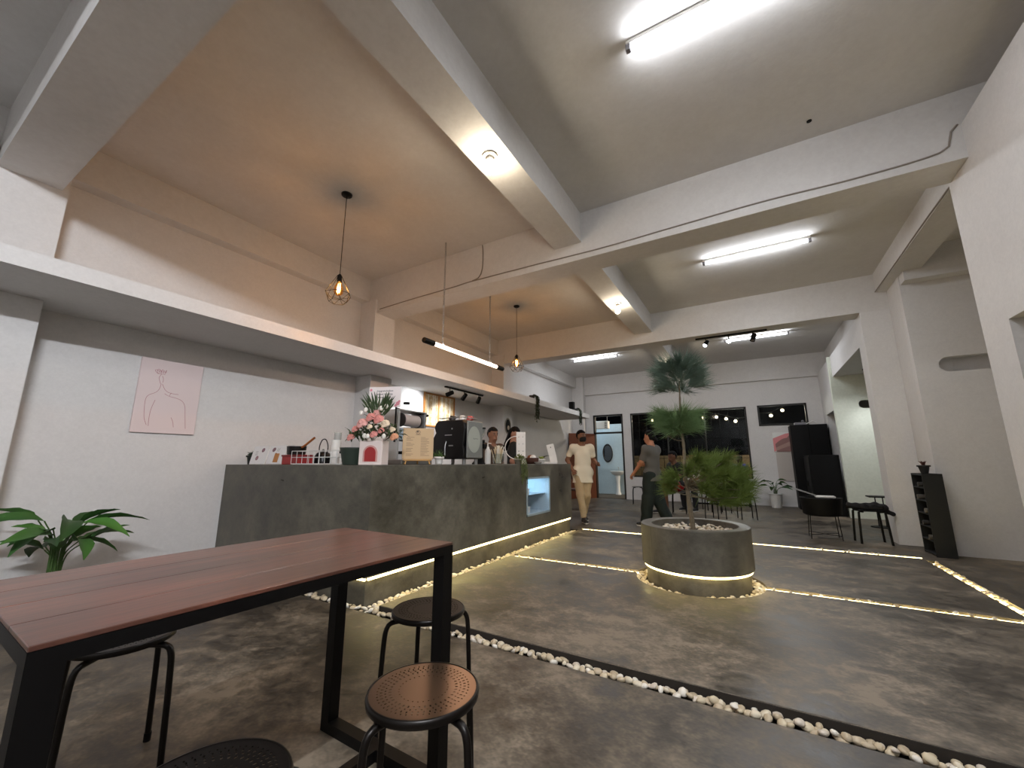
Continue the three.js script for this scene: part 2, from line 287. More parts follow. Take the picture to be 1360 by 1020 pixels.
// long tube lamp on chains over the counter
{
  const t = thing('hanging_tube_lamp', 'warm pink tube lamp with black ends hung on two chains over the counter', 'tube lamp', [-3.125, 2.46, -4.18]);
  mesh('tube', cyl(.024, .024, 1.36, 0, 0, 0, 16).rotateX(Math.PI / 2), glow([1, .70, .52], 9, 'tube_lamp_glow'), t);
  for (const s of [-1, 1]) mesh('end_cap', lathe([[.001, 0], [.03, .004], [.034, .012], [.034, .17], [.03, .178], [.001, .18]], 20).rotateX(s * Math.PI / 2).translate(0, 0, s * .68), M.blackMetal, t);
  for (const z of [.53, -.5]) {
    const links = [], n = 44; let y = .03;
    for (let i = 0; i < n; i++) { const l = new THREE.TorusGeometry(.013, .0036, 5, 10).scale(.75, 1.5, 1).rotateY(i % 2 ? Math.PI / 2 : 0); links.push(l.translate(0, y + .014, z)); y += .0306; }
    mesh('chain', [...links, cyl(.028, .028, .01, 0, .025, z, 16), bar([0, y - .01, z], [0, 1.38, z], .004, 6)], M.steel, t);
  }
  for (const s of [-1, 1]) rectLight(t, [1, .70, .52], BAR_TUBE, 1.3, .04, [s * .035, -.02, 0], [-3.125 + s * 2, 1.6, -4.18]).rotateZ(0);
}
// ---------------------------------------------------------------- the concrete counter
const ledGlow = glow(LED, 6.5, 'led_glow');
{
  const c = thing('bar_counter', 'long L-shaped dark polished concrete bar counter with a glowing foot', 'counter', [0, 0, 0]);
  const XL = -4.977, xf = -2.66, zf = -2.3, ze = -6.46, T = 1.06, bottom = .205;
  const hole = rectPts(4.9, 5.63, .374, .886);
  const front = extr(shapeXY(rectPts(-zf, -ze, bottom, T - .05), [hole]), .09).rotateY(Math.PI / 2).translate(xf - .09, 0, 0);   // faces +x, runs along -z
  mesh('front_panel', uvm(front), M.counter, c);
  mesh('side_panel', uvm(span(XL, xf - .09, bottom, T - .05, zf - .09, zf)), M.counter, c);
  mesh('end_panel', uvm(span(-3.35, xf - .09, bottom, T - .05, ze, ze + .09)), M.counter, c);
  const top = extr(shapeXY([[XL, -zf], [xf, -zf], [xf, -ze], [-3.35, -ze], [-3.35, 2.95], [XL, 2.95]]), .046, { bevelEnabled: true, bevelThickness: .004, bevelSize: .004, bevelOffset: -.004, bevelSegments: 2 }).rotateX(-Math.PI / 2).translate(0, T - .05, 0);
  mesh('worktop', uvm(top), M.counter, c);
  mesh('plinth', uvm(merge([span(XL, xf - .035, -.045, bottom - .001, zf - .035, -2.85), span(-3.25, xf - .035, -.045, bottom - .001, -2.851, ze + .01)])), M.counter, c);
  mesh('led_strip', [span(xf - .034, xf - .018, .178, .198, zf - .05, ze + .02), span(-2.9, xf - .03, .178, .198, zf - .034, zf - .018)], ledGlow, c);
  rectLight(c, LED, 13, 4.05, .03, [xf - .012, .186, (zf + ze) / 2], [xf + .6, -.6, (zf + ze) / 2]);
}
{ // cold display case let into the counter
  const c = thing('display_fridge', 'small blue-lit glass display fridge let into the counter front', 'display fridge', [0, 0, 0]);
  const x0 = -3.22, x1 = -2.665, y0 = .376, y1 = .884, z0 = -4.903, z1 = -5.627, w = std(0xcfe2ee, .4);
  mesh('cabinet', [span(x0, x0 - .02, y0, y1, z0, z1), span(x0, x1, y0, y0 + .02, z0, z1), span(x0, x1, y1 - .02, y1, z0, z1), span(x0, x1, y0 + .02, y1 - .02, z0, z0 - .02), span(x0, x1, y0 + .02, y1 - .02, z1 + .02, z1)], w, c);
  mesh('shelf', span(x0, x1 - .06, .63, .642, z0 - .02, z1 + .02), M.steel, c);
  mesh('door_frame', [span(x1, x1 + .012, y0, y0 + .025, z0, z1), span(x1, x1 + .012, y1 - .025, y1, z0, z1), span(x1, x1 + .012, y0, y1, z0, z0 - .025), span(x1, x1 + .012, y0, y1, z1 + .025, z1)], std(0xaebfc8, .4, .3), c);
  mesh('glass_door', span(x1 - .001, x1 + .003, y0 + .025, y1 - .025, z0 - .025, z1 + .025), M.glass, c);
  mesh('light_panel', span(x0 + .06, x1 - .05, y1 - .026, y1 - .021, z0 - .06, z1 + .06), glow([.55, .8, 1], 1.2, 'light_panel_glow'), c);
  rectLight(c, [.5, .78, 1], 2.2, .4, .56, [(x0 + x1) / 2, y1 - .03, (z0 + z1) / 2], [(x0 + x1) / 2, 0, (z0 + z1) / 2 + .0001]);
}
for (const [y, z, w] of [[.396, -5.06, .2], [.643, -5.05, .17]]) single('cake_box', [rbox(.24, .07, w, .008, 0, .035, 0), rbox(.25, .018, w + .01, .006, 0, .078, 0)], M.whitePlastic, y < .5 ? 'white cake box on the bottom of the blue-lit display fridge' : 'white cake box on the shelf of the blue-lit display fridge', 'box', [-2.86, y, z]);

// ---------------------------------------------------------------- the planter and its pebble ring
{
  const p = thing('round_planter', 'round dark concrete planter with a glowing groove above its foot', 'planter', [PC[0], 0, PC[1]]);
  const R = .473, r = .437;
  mesh('bowl', uvm(lathe([[.30, .4], [.365, .41], [.372, .5], [.376, .512], [.384, .515], [R - .008, .515], [R, .507], [R, .17], [R - .006, .163], [.40, .163], [.30, .2]].reverse(), 64)), M.counter, p);
  mesh('foot', uvm(lathe([[r, -.045], [r, .15], [r - .012, .164], [.3, .164]].reverse(), 64)), M.counter, p);
  mesh('soil', uvm(cyl(.37, .37, .02, 0, .432, 0, 40)), M.channel, p);
  mesh('led_ring', new THREE.TorusGeometry(r + .011, .009, 8, 72).rotateX(Math.PI / 2).translate(0, .148, 0), ledGlow, p);
  for (let i = 0; i < 8; i++) { const a = (i + .5) / 8 * Math.PI * 2, c = Math.cos(a), s = Math.sin(a); rectLight(p, LED, 8, .3, .016, [(r + .024) * c, .146, (r + .024) * s], [PC[0] + (r + .4) * c, -.5, PC[1] + (r + .4) * s]); }
}
// ---------------------------------------------------------------- glowing tape in the channels
function tape(name, label, x0, x1, z0, z1, k) {
  const t = thing(name, label, 'led strip', [(x0 + x1) / 2, -.045, (z0 + z1) / 2]), th = Math.abs(x1 - x0) > .5 ? (z0 < -6 ? .074 : .064) : .034;
  mesh('tape', rbox(Math.abs(x1 - x0), th, Math.abs(z1 - z0), .006, 0, th / 2, 0), ledGlow, t);
  rectLight(t, LED, k, Math.abs(x1 - x0), Math.abs(z1 - z0), [0, th + .002, 0], [(x0 + x1) / 2, 3, (z0 + z1) / 2 + .0001]);
  return t;
}
tape('led_tape', 'glowing yellow strip in the cross channel between counter and planter', -2.5, PC[0] - .53, -4.302, -4.328, 1);
tape('led_tape', 'glowing yellow strip in the cross channel right of the planter, towards the black rack', PC[0] + .53, 1.5, -4.302, -4.328, 1);
tape('led_tape', 'glowing yellow strip along the far edge of the raised slab', -2.5, 1.52, -6.493, -6.517, 1);
tape('led_tape', 'bright glowing strip along the slab edge nearest the black rack', 1.535, 1.615, -4.4, -6.45, 2.5);
tape('led_tape', 'glowing strip in the side channel beside the open slab, past the cross channel', 1.535, 1.615, -2.4, -4.25, 2.5);

// ---------------------------------------------------------------- pebbles
{
  reseed(777);
  const shapes = [];
  for (let k = 0; k < 6; k++) {
    let g = new THREE.IcosahedronGeometry(1, 1); g = mergeVertices(flat(g).deleteAttribute('uv').deleteAttribute('normal'));
    const p = g.attributes.position, ph = [rr(0, 6), rr(0, 6), rr(0, 6)];
    for (let i = 0; i < p.count; i++) { const x = p.getX(i), y = p.getY(i), z = p.getZ(i), f = 1 + .14 * Math.sin(2.1 * x + ph[0]) + .12 * Math.sin(2.4 * z + ph[1]) + .06 * Math.sin(3 * y + ph[2]); p.setXYZ(i, x * f, y * f * rr(.97, 1.03), z * f); }
    g.computeVertexNormals(); g.setAttribute('uv', new THREE.Float32BufferAttribute(new Float32Array(p.count * 2), 2)); shapes.push(g);
  }
  const tones = [0xe2d6bd, 0xd3c4a6, 0xeee7d8, 0xc9b89a, 0xd9cdbb, 0xbfae92].map((h) => std(h, .45));
  const spots = [];
  const add = (x, y, z, s, where) => { for (let i = spots.length - 1, n = Math.max(0, i - 400); i >= n; i--) { const q = spots[i], r = .92 * (s + q.s); if (Math.abs(q.x - x) < r && Math.abs(q.z - z) < r && (q.x - x) ** 2 + (q.z - z) ** 2 + 2 * (q.y - y) ** 2 < r * r) return; } spots.push({ x, y, z, s, where, d: Math.hypot(x, z) }); };
  const S = () => rr(.013, .023);
  // near channel: heaped against its near edge, sparser and lower along the far wall
  for (let x = -2.5; x < .75; x += .006) { add(x, -.004 + rr(-.008, .012), -2.262 - rr(0, .03), S(), 'near'); add(x + rr(-.01, .01), -.014 + rr(-.006, .006), -2.298 - rr(0, .034), S(), 'near'); }
  for (let x = -4.85; x < -2.5; x += .008) { add(x, -.006 + rr(-.006, .014), -2.265 - rr(0, .04), S(), 'side'); }
  for (let z = -2.36; z > -6.5; z -= .008) for (let k = 0; k < 4; k++) add(-2.655 + k * .036 + rr(-.012, .012), -.014 + rr(-.008, .014), z, S(), 'counter');
  for (let x = -2.5; x < 1.5; x += .016) { if (Math.abs(x - PC[0]) > PR - .02) for (let k = 0; k < 3; k++) if (rnd() < (k === 1 ? .22 : .8)) add(x + rr(-.01, .01), (k === 1 ? .022 : .002) + rr(-.004, .008), -4.284 - .031 * k + rr(-.004, .004), rr(.011, .017), 'cross'); for (let k = 0; k < 3; k++) if (rnd() < (k === 1 ? .12 : .7)) add(x, k === 1 ? .03 : .004, -6.474 - .031 * k, rr(.011, .017), 'far'); }
  for (let z = -2.4; z > -6.46; z -= rr(.022, .034)) for (let k = 0; k < 3; k++) if (rnd() < .3) add(1.535 + .035 * k, .006, z, S(), 'right');
  for (let a = 0; a < Math.PI * 2; a += .016) for (let k = 0; k < 3; k++) { const R = .468 + k * .029 + rr(-.008, .008), x = PC[0] + R * Math.cos(a), z = PC[1] + R * Math.sin(a); add(x, -.006 + rr(-.01, .016), z, S(), 'ring'); }
  for (let i = 0; i < 420; i++) { const R = .352 * Math.sqrt(rnd()), a = rnd() * 6.283; if (R < .03) continue; add(PC[0] + R * Math.cos(a), .45 + rr(0, .016), PC[1] + R * Math.sin(a), S(), 'pot'); }
  // the 300 that show largest, each its own stone; the rest as one bed
  const near = spots.filter((p) => p.where !== 'side' || p.x > -3.4).sort((a, b) => a.d / a.s - b.d / b.s);
  const own = new Set(near.slice(0, 300));
  const text = { near: ['smooth cream pebble in the dark channel along the near edge of the slab', 'pebbles in the near channel'], side: ['smooth cream pebble at the foot of the counter arm behind the table', 'pebbles under the counter arm'], counter: ['smooth cream pebble at the foot of the counter front', 'pebbles along the counter front'], cross: ['cream pebble in the glowing cross channel', 'pebbles in the cross channel'], ring: ['cream pebble in the ring round the foot of the planter', 'pebbles round the planter'], pot: ['cream pebble on the soil inside the planter', 'pebbles inside the planter'], far: ['cream pebble in the far channel', 'pebbles in the far channel'], right: ['cream pebble in the bright side channel', 'pebbles in the side channel'] };
  const rest = [];
  for (const p of spots) {
    const e = new THREE.Euler(rr(-.5, .5), rr(0, 6.28), rr(-.5, .5)), sc = [p.s * rr(1, 1.45), p.s * rr(.62, .85), p.s];
    const gi = Math.floor(rnd() * 6), ti = Math.floor(rnd() * 6);
    if (own.has(p)) { const o = mesh(numbered('pebble'), shapes[gi], tones[ti], scene); o.position.set(p.x, p.y, p.z); o.rotation.copy(e); o.scale.set(...sc); tag(o, text[p.where][0], 'pebble', text[p.where][1]); }
    else rest.push(new THREE.Matrix4().compose(V3(p.x, p.y, p.z), new THREE.Quaternion().setFromEuler(e), V3(...sc)));
  }
  const im = new THREE.InstancedMesh(shapes[0], std(0xffffff, .45), rest.length); const col = new THREE.Color();
  rest.forEach((m, i) => { im.setMatrixAt(i, m); im.setColorAt(i, col.copy(tones[Math.floor(rnd() * 6)].color)); });
  im.name = 'pebble_bed'; im.castShadow = im.receiveShadow = true; im.userData.kind = 'stuff'; scene.add(im);
  tag(im, 'bed of small cream pebbles filling the channels and the planter', 'pebbles');
}

// ---------------------------------------------------------------- tables
const woodTex = (() => {
  const W = 1024, f = noiseField(W, [[3, 40, .5], [7, 110, .4], [16, 300, .35], [4, 4, .5], [60, 400, .3]], 901);
  return dataTex(W, (i) => { const row = Math.floor(i / W), strip = Math.floor(row / W * 4), tone = [.05, -.05, .03, -.04][strip]; return mix3([58, 34, 26], [116, 70, 53], clamp01(.5 + f[i] * .8 + tone)); }, [1, 1], true);
})();
const tableWood = new THREE.MeshPhysicalMaterial({ map: woodTex, roughness: .36, clearcoat: .5, clearcoatRoughness: .22 });
function steelTable(label, pos, turn, L, W, Ht) {
  const t = thing('wood_top_table', label, 'table', pos, turn), b = .048, ah = .028, bt = .01, n = 4;
  for (let i = 0; i < n; i++) {                           // boards run along local z
    const w = W / n, g = flat(rbox(w - .0008, bt, L, .002, -W / 2 + w * (i + .5), Ht - bt / 2, 0)), p = g.attributes.position, u = g.attributes.uv;
    for (let k = 0; k < p.count; k++) u.setXY(k, p.getZ(k) / L * .98 + .5, (p.getX(k) + W / 2) / W);
    mesh('board', g, tableWood, t);
  }
  const y = Ht - bt - ah / 2, lh = Ht - bt - ah;
  mesh('apron', [box(b, ah, L, -W / 2 + b / 2, y, 0), box(b, ah, L, W / 2 - b / 2, y, 0), box(W - 2 * b, ah, b, 0, y, -L / 2 + b / 2), box(W - 2 * b, ah, b, 0, y, L / 2 - b / 2)], M.blackMetal, t);
  for (const sx of [-1, 1]) for (const sz of [-1, 1]) mesh('leg', box(b, lh, b, sx * (W / 2 - b / 2), lh / 2, sz * (L / 2 - b / 2)), M.blackMetal, t);
  for (const sz of [-1, 1]) mesh('foot_bar', box(W - 2 * b, b * .8, b, 0, b * .4, sz * (L / 2 - b / 2)), M.blackMetal, t);
  mesh('stretcher', box(b * .8, b * .8, L - 2 * b, 0, b * .4, 0), M.blackMetal, t);
  return t;
}
{ // corner nearest the planter at (-0.99, -1.245), long side towards the left rear
  const turn = -.036, c = Math.cos(turn), s = Math.sin(turn), L = 1.042, W = .645;
  const corner = [-1.002, -1.268], lx = W / 2, lz = -L / 2;
  steelTable('reddish wood-topped table on a black steel frame, two perforated stools before it', [corner[0] - (lx * c + lz * s), 0, corner[1] - (-lx * s + lz * c)], turn, L, W, .788);
}
// ---------------------------------------------------------------- round perforated metal stools
const seatGeo = (() => {
  const R = .148, s = new THREE.Shape(); s.absarc(0, 0, R, 0, Math.PI * 2, false);
  const ring = (r, n, a, b, off) => { for (let i = 0; i < n; i++) { const t = (i + off) / n * Math.PI * 2, p = new THREE.Path(), cx = r * Math.cos(t), cy = r * Math.sin(t), ur = [Math.cos(t), Math.sin(t)], ut = [-Math.sin(t), Math.cos(t)], q = []; for (let k = 0; k < 6; k++) { const w = -k / 6 * Math.PI * 2; q.push(new THREE.Vector2(cx + a * Math.cos(w) * ur[0] + b * Math.sin(w) * ut[0], cy + a * Math.cos(w) * ur[1] + b * Math.sin(w) * ut[1])); } p.setFromPoints(q); s.holes.push(p); } };
  ring(.068, 30, .0024, .0024, 0); ring(.092, 40, .0048, .0028, 0); ring(.104, 44, .003, .0028, .5); ring(.115, 48, .0048, .0026, 0); ring(.126, 54, .0032, .0026, .5);
  const g = flat(new THREE.ExtrudeGeometry(s, { depth: .0015, bevelEnabled: false, curveSegments: 64 }).rotateX(-Math.PI / 2)), p = g.attributes.position;
  
  return g;
})();
const stoolMetal = std(0x191512, .36, .55);
const sheenSeatMetal = std(0x8a705a, .3, .9);  // black seat with the warm ceiling reflection put into its colour
function makeStool(label, pos, turn, seatMat = stoolMetal, group) {
  const t = thing('metal_stool', label, 'stool', pos, turn, group), Hs = .455;
  const seat = mesh('seat', seatGeo.clone().translate(0, Hs - .002, 0), seatMat, t);
  mesh('rim', lathe([[.145, Hs - .004], [.149, Hs + .001], [.154, Hs], [.157, Hs - .008], [.155, Hs - .02], [.150, Hs - .022], [.148, Hs - .012], [.145, Hs - .006]], 56), stoolMetal, seat);
  for (let i = 0; i < 4; i++) {
    const a = (i + .5) / 4 * Math.PI * 2, c = Math.cos(a), s = Math.sin(a), P = (r, y) => [r * c, y, r * s];
    const leg = mesh('leg', tube([P(.05, Hs - .034), P(.11, Hs - .034), P(.158, Hs - .038), P(.176, Hs - .06), P(.183, Hs - .11), P(.19, .2), P(.197, .0)], .0105, 40, 10), stoolMetal, t);
    mesh('rubber_foot', cyl(.0125, .012, .03, .1968 * c, .015, .1968 * s, 12), M.blackMatte, leg);
  }
  return t;
}
makeStool('black metal stool with a perforated seat painted with bronze sheen at the table corner leg', [-.868, 0, -.983], .62, sheenSeatMetal);
const stoolB = makeStool('black perforated metal stool standing past the table end, over the pebble channel side', [-1.293, 0, -1.478], .18);
dup(stoolB, [-2.07, 0, -.69], -.2, 'black perforated metal stool pushed under the long side of the wood-topped table towards the wall');
dup(stoolB, [-.985, 0, -.49], .5, 'black perforated metal stool on the open side of the table, close by its leg');

// ================================================================ PLANTS
function tagStuff(o) { o.userData.kind = 'stuff'; return o; }
function needleBurst(out, c, dir, len, n, spread, rad = .0015) {     // thin pointed needles fanning from a shoot
  const D = V3(...dir).normalize();
  for (let i = 0; i < n; i++) {
    const d = D.clone().add(V3(rr(-1, 1), rr(-1, 1), rr(-1, 1)).multiplyScalar(spread)).normalize();
    const l = len * rr(.7, 1.1), b = V3(...c).addScaledVector(D, rr(-.05, .03)), side = V3(rr(-1, 1), rr(-1, 1), rr(-1, 1)).cross(d).normalize().multiplyScalar(rad);
    const up = side.clone().cross(d).normalize().multiplyScalar(rad), mid = b.clone().addScaledVector(d, l * .55).add(V3(0, -.012 * rr(0, 1), 0)), tip = b.clone().addScaledVector(d, l).add(V3(0, -.03 * rr(0, 1), 0));
    const q = (p, s, k) => [p.x + s.x * k, p.y + s.y * k, p.z + s.z * k];
    for (const s of [side, up]) { out.push(...q(b, s, 1), ...q(b, s, -1), ...q(mid, s, -.9), ...q(b, s, 1), ...q(mid, s, -.9), ...q(mid, s, .9), ...q(mid, s, .9), ...q(mid, s, -.9), ...q(tip, s, 0)); }
  }
}
function triGeo(a) { const g = new THREE.BufferGeometry(); g.setAttribute('position', new THREE.Float32BufferAttribute(a, 3)); g.computeVertexNormals(); return flat(g); }
const leafMat = (hex, t = .25) => new THREE.MeshPhysicalMaterial({ color: hex, roughness: .55, side: THREE.DoubleSide, transmission: 0, thickness: 0 });
{
  reseed(4242);
  const t = thing('pine_tree', 'young tiered pine tree with long needles growing in the round planter', 'tree', [PC[0], .44, PC[1]]);
  const bark = fieldMaterial({ size: 256, metres: [.2, .3], layers: [[10, 20, .6], [40, 60, .6]], seed: 405, lo: [96, 84, 66], hi: [158, 146, 122], bump: .002, rough: .9 });
  const tr = [[0, -.02, 0], [-.008, .12, .005], [-.022, .28, 0], [-.03, .42, -.01], [-.038, .56, .01], [-.028, .7, .015], [-.03, .85, 0], [-.045, 1.0, -.01], [-.035, 1.15, 0], [-.028, 1.28, .005], [-.022, 1.45, 0]];
  const trunk = new THREE.TubeGeometry(new THREE.CatmullRomCurve3(tr.map((p) => V3(...p))), 60, 1, 10, false), p = trunk.attributes.position;
  { const curve = new THREE.CatmullRomCurve3(tr.map((q) => V3(...q))); for (let i = 0; i <= 60; i++) { const c = curve.getPointAt(i / 60), r = .017 * (1 - i / 60) + .006 + .0015 * Math.sin(i * 1.7); for (let j = 0; j <= 10; j++) { const k = i * 11 + j; const v = V3(p.getX(k), p.getY(k), p.getZ(k)).sub(c).multiplyScalar(r).add(c); p.setXYZ(k, v.x, v.y, v.z); } } trunk.computeVertexNormals(); }
  mesh('trunk', trunk, bark, t);
  const needles = { top: [], middle: [], lower: [] };
  const shoot = (a, b, r) => mesh('branch', tube([a, [(a[0] + b[0]) / 2, (a[1] + b[1]) / 2 - .015, (a[2] + b[2]) / 2], b], r, 10, 6), bark, t);
  // top tuft: a wide bowl of shoots, curved up
  for (let i = 0; i < 60; i++) { const a = rnd() * 6.283, r = .17 * Math.sqrt(rnd()), c = [-.015 + r * Math.cos(a), 1.46 + rr(-.1, .16), r * Math.sin(a)]; needleBurst(needles.top, c, [Math.cos(a) * (r * 8), .5, Math.sin(a) * (r * 8)], .2, 50, .5); }
  // middle tuft
  for (let i = 0; i < 60; i++) { const a = rnd() * 6.283, r = .15 * Math.sqrt(rnd()), c = [-.07 + r * Math.cos(a), 1.03 + rr(-.1, .1), r * Math.sin(a)]; needleBurst(needles.middle, c, [Math.cos(a) * (r * 9), .45, Math.sin(a) * (r * 9)], .19, 50, .68); }
  for (let i = 0; i < 7; i++) { const a = i / 7 * 6.283; shoot([-.04, .93, 0], [-.06 + .12 * Math.cos(a), 1.04, .12 * Math.sin(a)], .004); }
  shoot([-.03, .85, 0], [-.16, .9, .05], .005);
  // lower spreading boughs
  const boughs = [[.12, .62, .02], [.2, .66, -.1], [.3, .64, .06], [.36, .56, -.05], [.42, .5, .04], [.3, .42, -.08], [.22, .36, .08], [.34, .38, 0], [.44, .4, .05], [.12, .48, -.12], [.18, .52, .14], [-.16, .44, .02], [-.13, .5, .1], [-.17, .38, -.06], [.02, .6, -.2], [.05, .55, .22], [.24, .6, -.22], [.14, .4, .2], [.08, .66, .1], [.28, .5, .18], [.38, .46, -.18], [.26, .3, .06], [.36, .3, -.06], [.18, .3, -.1], [.42, .34, .1], [.3, .27, -.16]];
  for (const b of boughs) {
    const a = Math.atan2(b[2], b[0]); shoot([-.02, .3 + .2 * rnd(), 0], b, .0048);
    for (let k = 0; k < 4; k++) needleBurst(needles.lower, [b[0] + rr(-.05, .05), b[1] + rr(-.03, .04), b[2] + rr(-.05, .05)], [Math.cos(a) * .8, .5, Math.sin(a) * .8], .15, 64, .8);
  }
  tagStuff(mesh('needles', triGeo(needles.top), leafMat(0x75897a), t));
  tagStuff(mesh('needles', triGeo(needles.middle), leafMat(0x75905f), t));
  tagStuff(mesh('needles', triGeo(needles.lower), leafMat(0x6d8038), t));
}
// broad-leaved pot plants
function leafGeo(len, wid, bend, fold = .25, n = 9) {          // along +z from the stalk end, tip bending down
  const pts = [], idx = [], uv = [];
  for (let i = 0; i <= n; i++) {
    const s = i / n, w = wid * Math.pow(Math.sin(Math.PI * Math.pow(s, .75) * .985 + .012), .9), z = len * s * (1 - .12 * bend * s), y = -bend * len * s * s * .6;
    for (const k of [-1, -.5, 0, .5, 1]) { pts.push(k * w / 2, y + Math.abs(k) * w * fold - (Math.abs(k) === 1 ? .004 * Math.sin(i * 2.1) : 0), z); uv.push(k * .5 + .5, s); }
    if (i < n) for (let k = 0; k < 4; k++) { const a = i * 5 + k, b = a + 5; idx.push(a, b, a + 1, a + 1, b, b + 1); }
  }
  const g = new THREE.BufferGeometry(); g.setAttribute('position', new THREE.Float32BufferAttribute(pts, 3)); g.setAttribute('uv', new THREE.Float32BufferAttribute(uv, 2)); g.setIndex(idx); g.computeVertexNormals(); return g;
}
const potGeo = (r0, r1, h) => lathe([[.001, 0], [r0 * .96, 0], [r0, .01], [r1, h - .02], [r1 + .012, h - .02], [r1 + .012, h], [r1 - .012, h], [r1 - .014, h - .04], [.001, h - .04]], 36);
function leafyPlant(label, pos, potR, potH, potMat, leaves, tones) {
  const t = thing('potted_plant', label, 'plant', pos);
  mesh('pot', potGeo(potR * .75, potR, potH), potMat, t);
  mesh('soil', cyl(potR * .93, potR * .93, .01, 0, potH - .035, 0, 24), M.channel, t);
  leaves.forEach(([az, reach, up, len, wid, bend, tilt = .2], i) => {
    const c = Math.sin(az), s = Math.cos(az), base = [c * .03, potH - .04, s * .03], end = [c * reach, potH + up, s * reach];
    mesh('stalk', tube([base, [c * reach * .35, potH + up * .62, s * reach * .35], end], .0045, 12, 6), tones.stalk, t);
    const l = mesh('leaf', leafGeo(len, wid, bend), tones.leaf[i % tones.leaf.length], t);
    l.position.set(...end); l.rotation.order = 'YXZ'; l.rotation.set(-tilt, az, rrSeed(i) * .5);
  });
  return t;
}
const rrSeed = (i) => Math.sin(i * 12.9898 + 4.1) ;
const tonesA = { stalk: std(0x3d5a22, .6), leaf: [leafMat(0x2f5a22), leafMat(0x3c6a28), leafMat(0x274a1c), leafMat(0x4a7a30)] };
{
  const L = [];
  const az = [.1, .9, 1.5, 2.1, 2.7, 3.3, 3.9, 4.6, 5.3, 5.9, 1.2, 2.4, 3.0, 4.2, 5.0, .5, .3, 1.8, 2.6, 3.5, .7, 1.35];
  az.forEach((a, i) => L.push([a, .07 + .1 * ((i * 7) % 5) / 5, .2 + .24 * ((i * 3) % 7) / 7, (a > 4 && a < 5.4 ? .17 : .25) + .06 * ((i * 5) % 3), .1 + .014 * (i % 3), .4 + .2 * (i % 3), .6 - .26 * (i % 3)]));
  leafyPlant('leafy green pot plant on the floor by the left wall, behind the wood-topped table', [-4.5, 0, -1.03], .15, .26, std(0xd9d5cc, .6), L, tonesA);
  const L2 = az.slice(0, 11).map((a, i) => [a, .08 + .06 * (i % 3), .14 + .2 * ((i * 3) % 5) / 5, .22 + .03 * (i % 3), .1, .6, .35 - .2 * (i % 3)]);
  leafyPlant('leafy dark green plant in a white pot on the floor beside the tall black cabinet', [.37, 0, -12.1], .14, .34, std(0xd8d8d4, .5), L2, tonesA);
}
// trailing vines on the shelf
function vine(label, pos, len, tone, strands) {
  const t = thing('trailing_vine', label, 'vine', pos);
  mesh('pot', potGeo(.045, .06, .09), std(0x3a3835, .6), t);
  const leaves = []; 
  for (let k = 0; k < strands; k++) {
    const a = -1.2 + 2.4 * k / Math.max(1, strands - 1), z0 = .05 * Math.sin(a), l = len * rr(.6, 1);
    const pts = [[0, .08, 0], [.05, .11, z0 * .6], [.115, .05, z0], [.125, -l * .4, z0 * 1.3], [.12 + rr(-.01, .01), -l, z0 * 1.4 + rr(-.02, .02)]];
    mesh('stem', tube(pts, .0028, 24, 5), std(0x3c3a28, .8), t);
    const c = new THREE.CatmullRomCurve3(pts.map((q) => V3(...q)));
    for (let i = 4; i < 30; i++) { const p = c.getPointAt(i / 30); const g = leafGeo(.05, .038, .5, .2, 3); g.rotateX(rr(.2, 1.1)).rotateY(rr(0, 6.28)).translate(p.x, p.y, p.z); leaves.push(g); }
  }
  tagStuff(mesh('leaves', leaves, tone, t)); return t;
}
reseed(99);
vine('dark trailing vine hanging over the edge of the long shelf above the counter end', [-4.1, 2.45, -7.86], .55, leafMat(0x37422e), 8);
vine('dark trailing vine on the shelf beside the black speaker', [-4.1, 2.45, -10.45], .36, leafMat(0x37422e), 7);
single('shelf_speaker', [rbox(.13, .24, .13, .012, 0, .12, 0), cyl(.045, .05, .012, 0, .16, 0, 20).rotateX(Math.PI / 2).translate(0, .09, 0).translate(0, 0, 0)].slice(0, 1), M.blackMatte, 'small black box speaker standing on the long shelf near its end', 'speaker', [-4.1, 2.45, -10.16]);

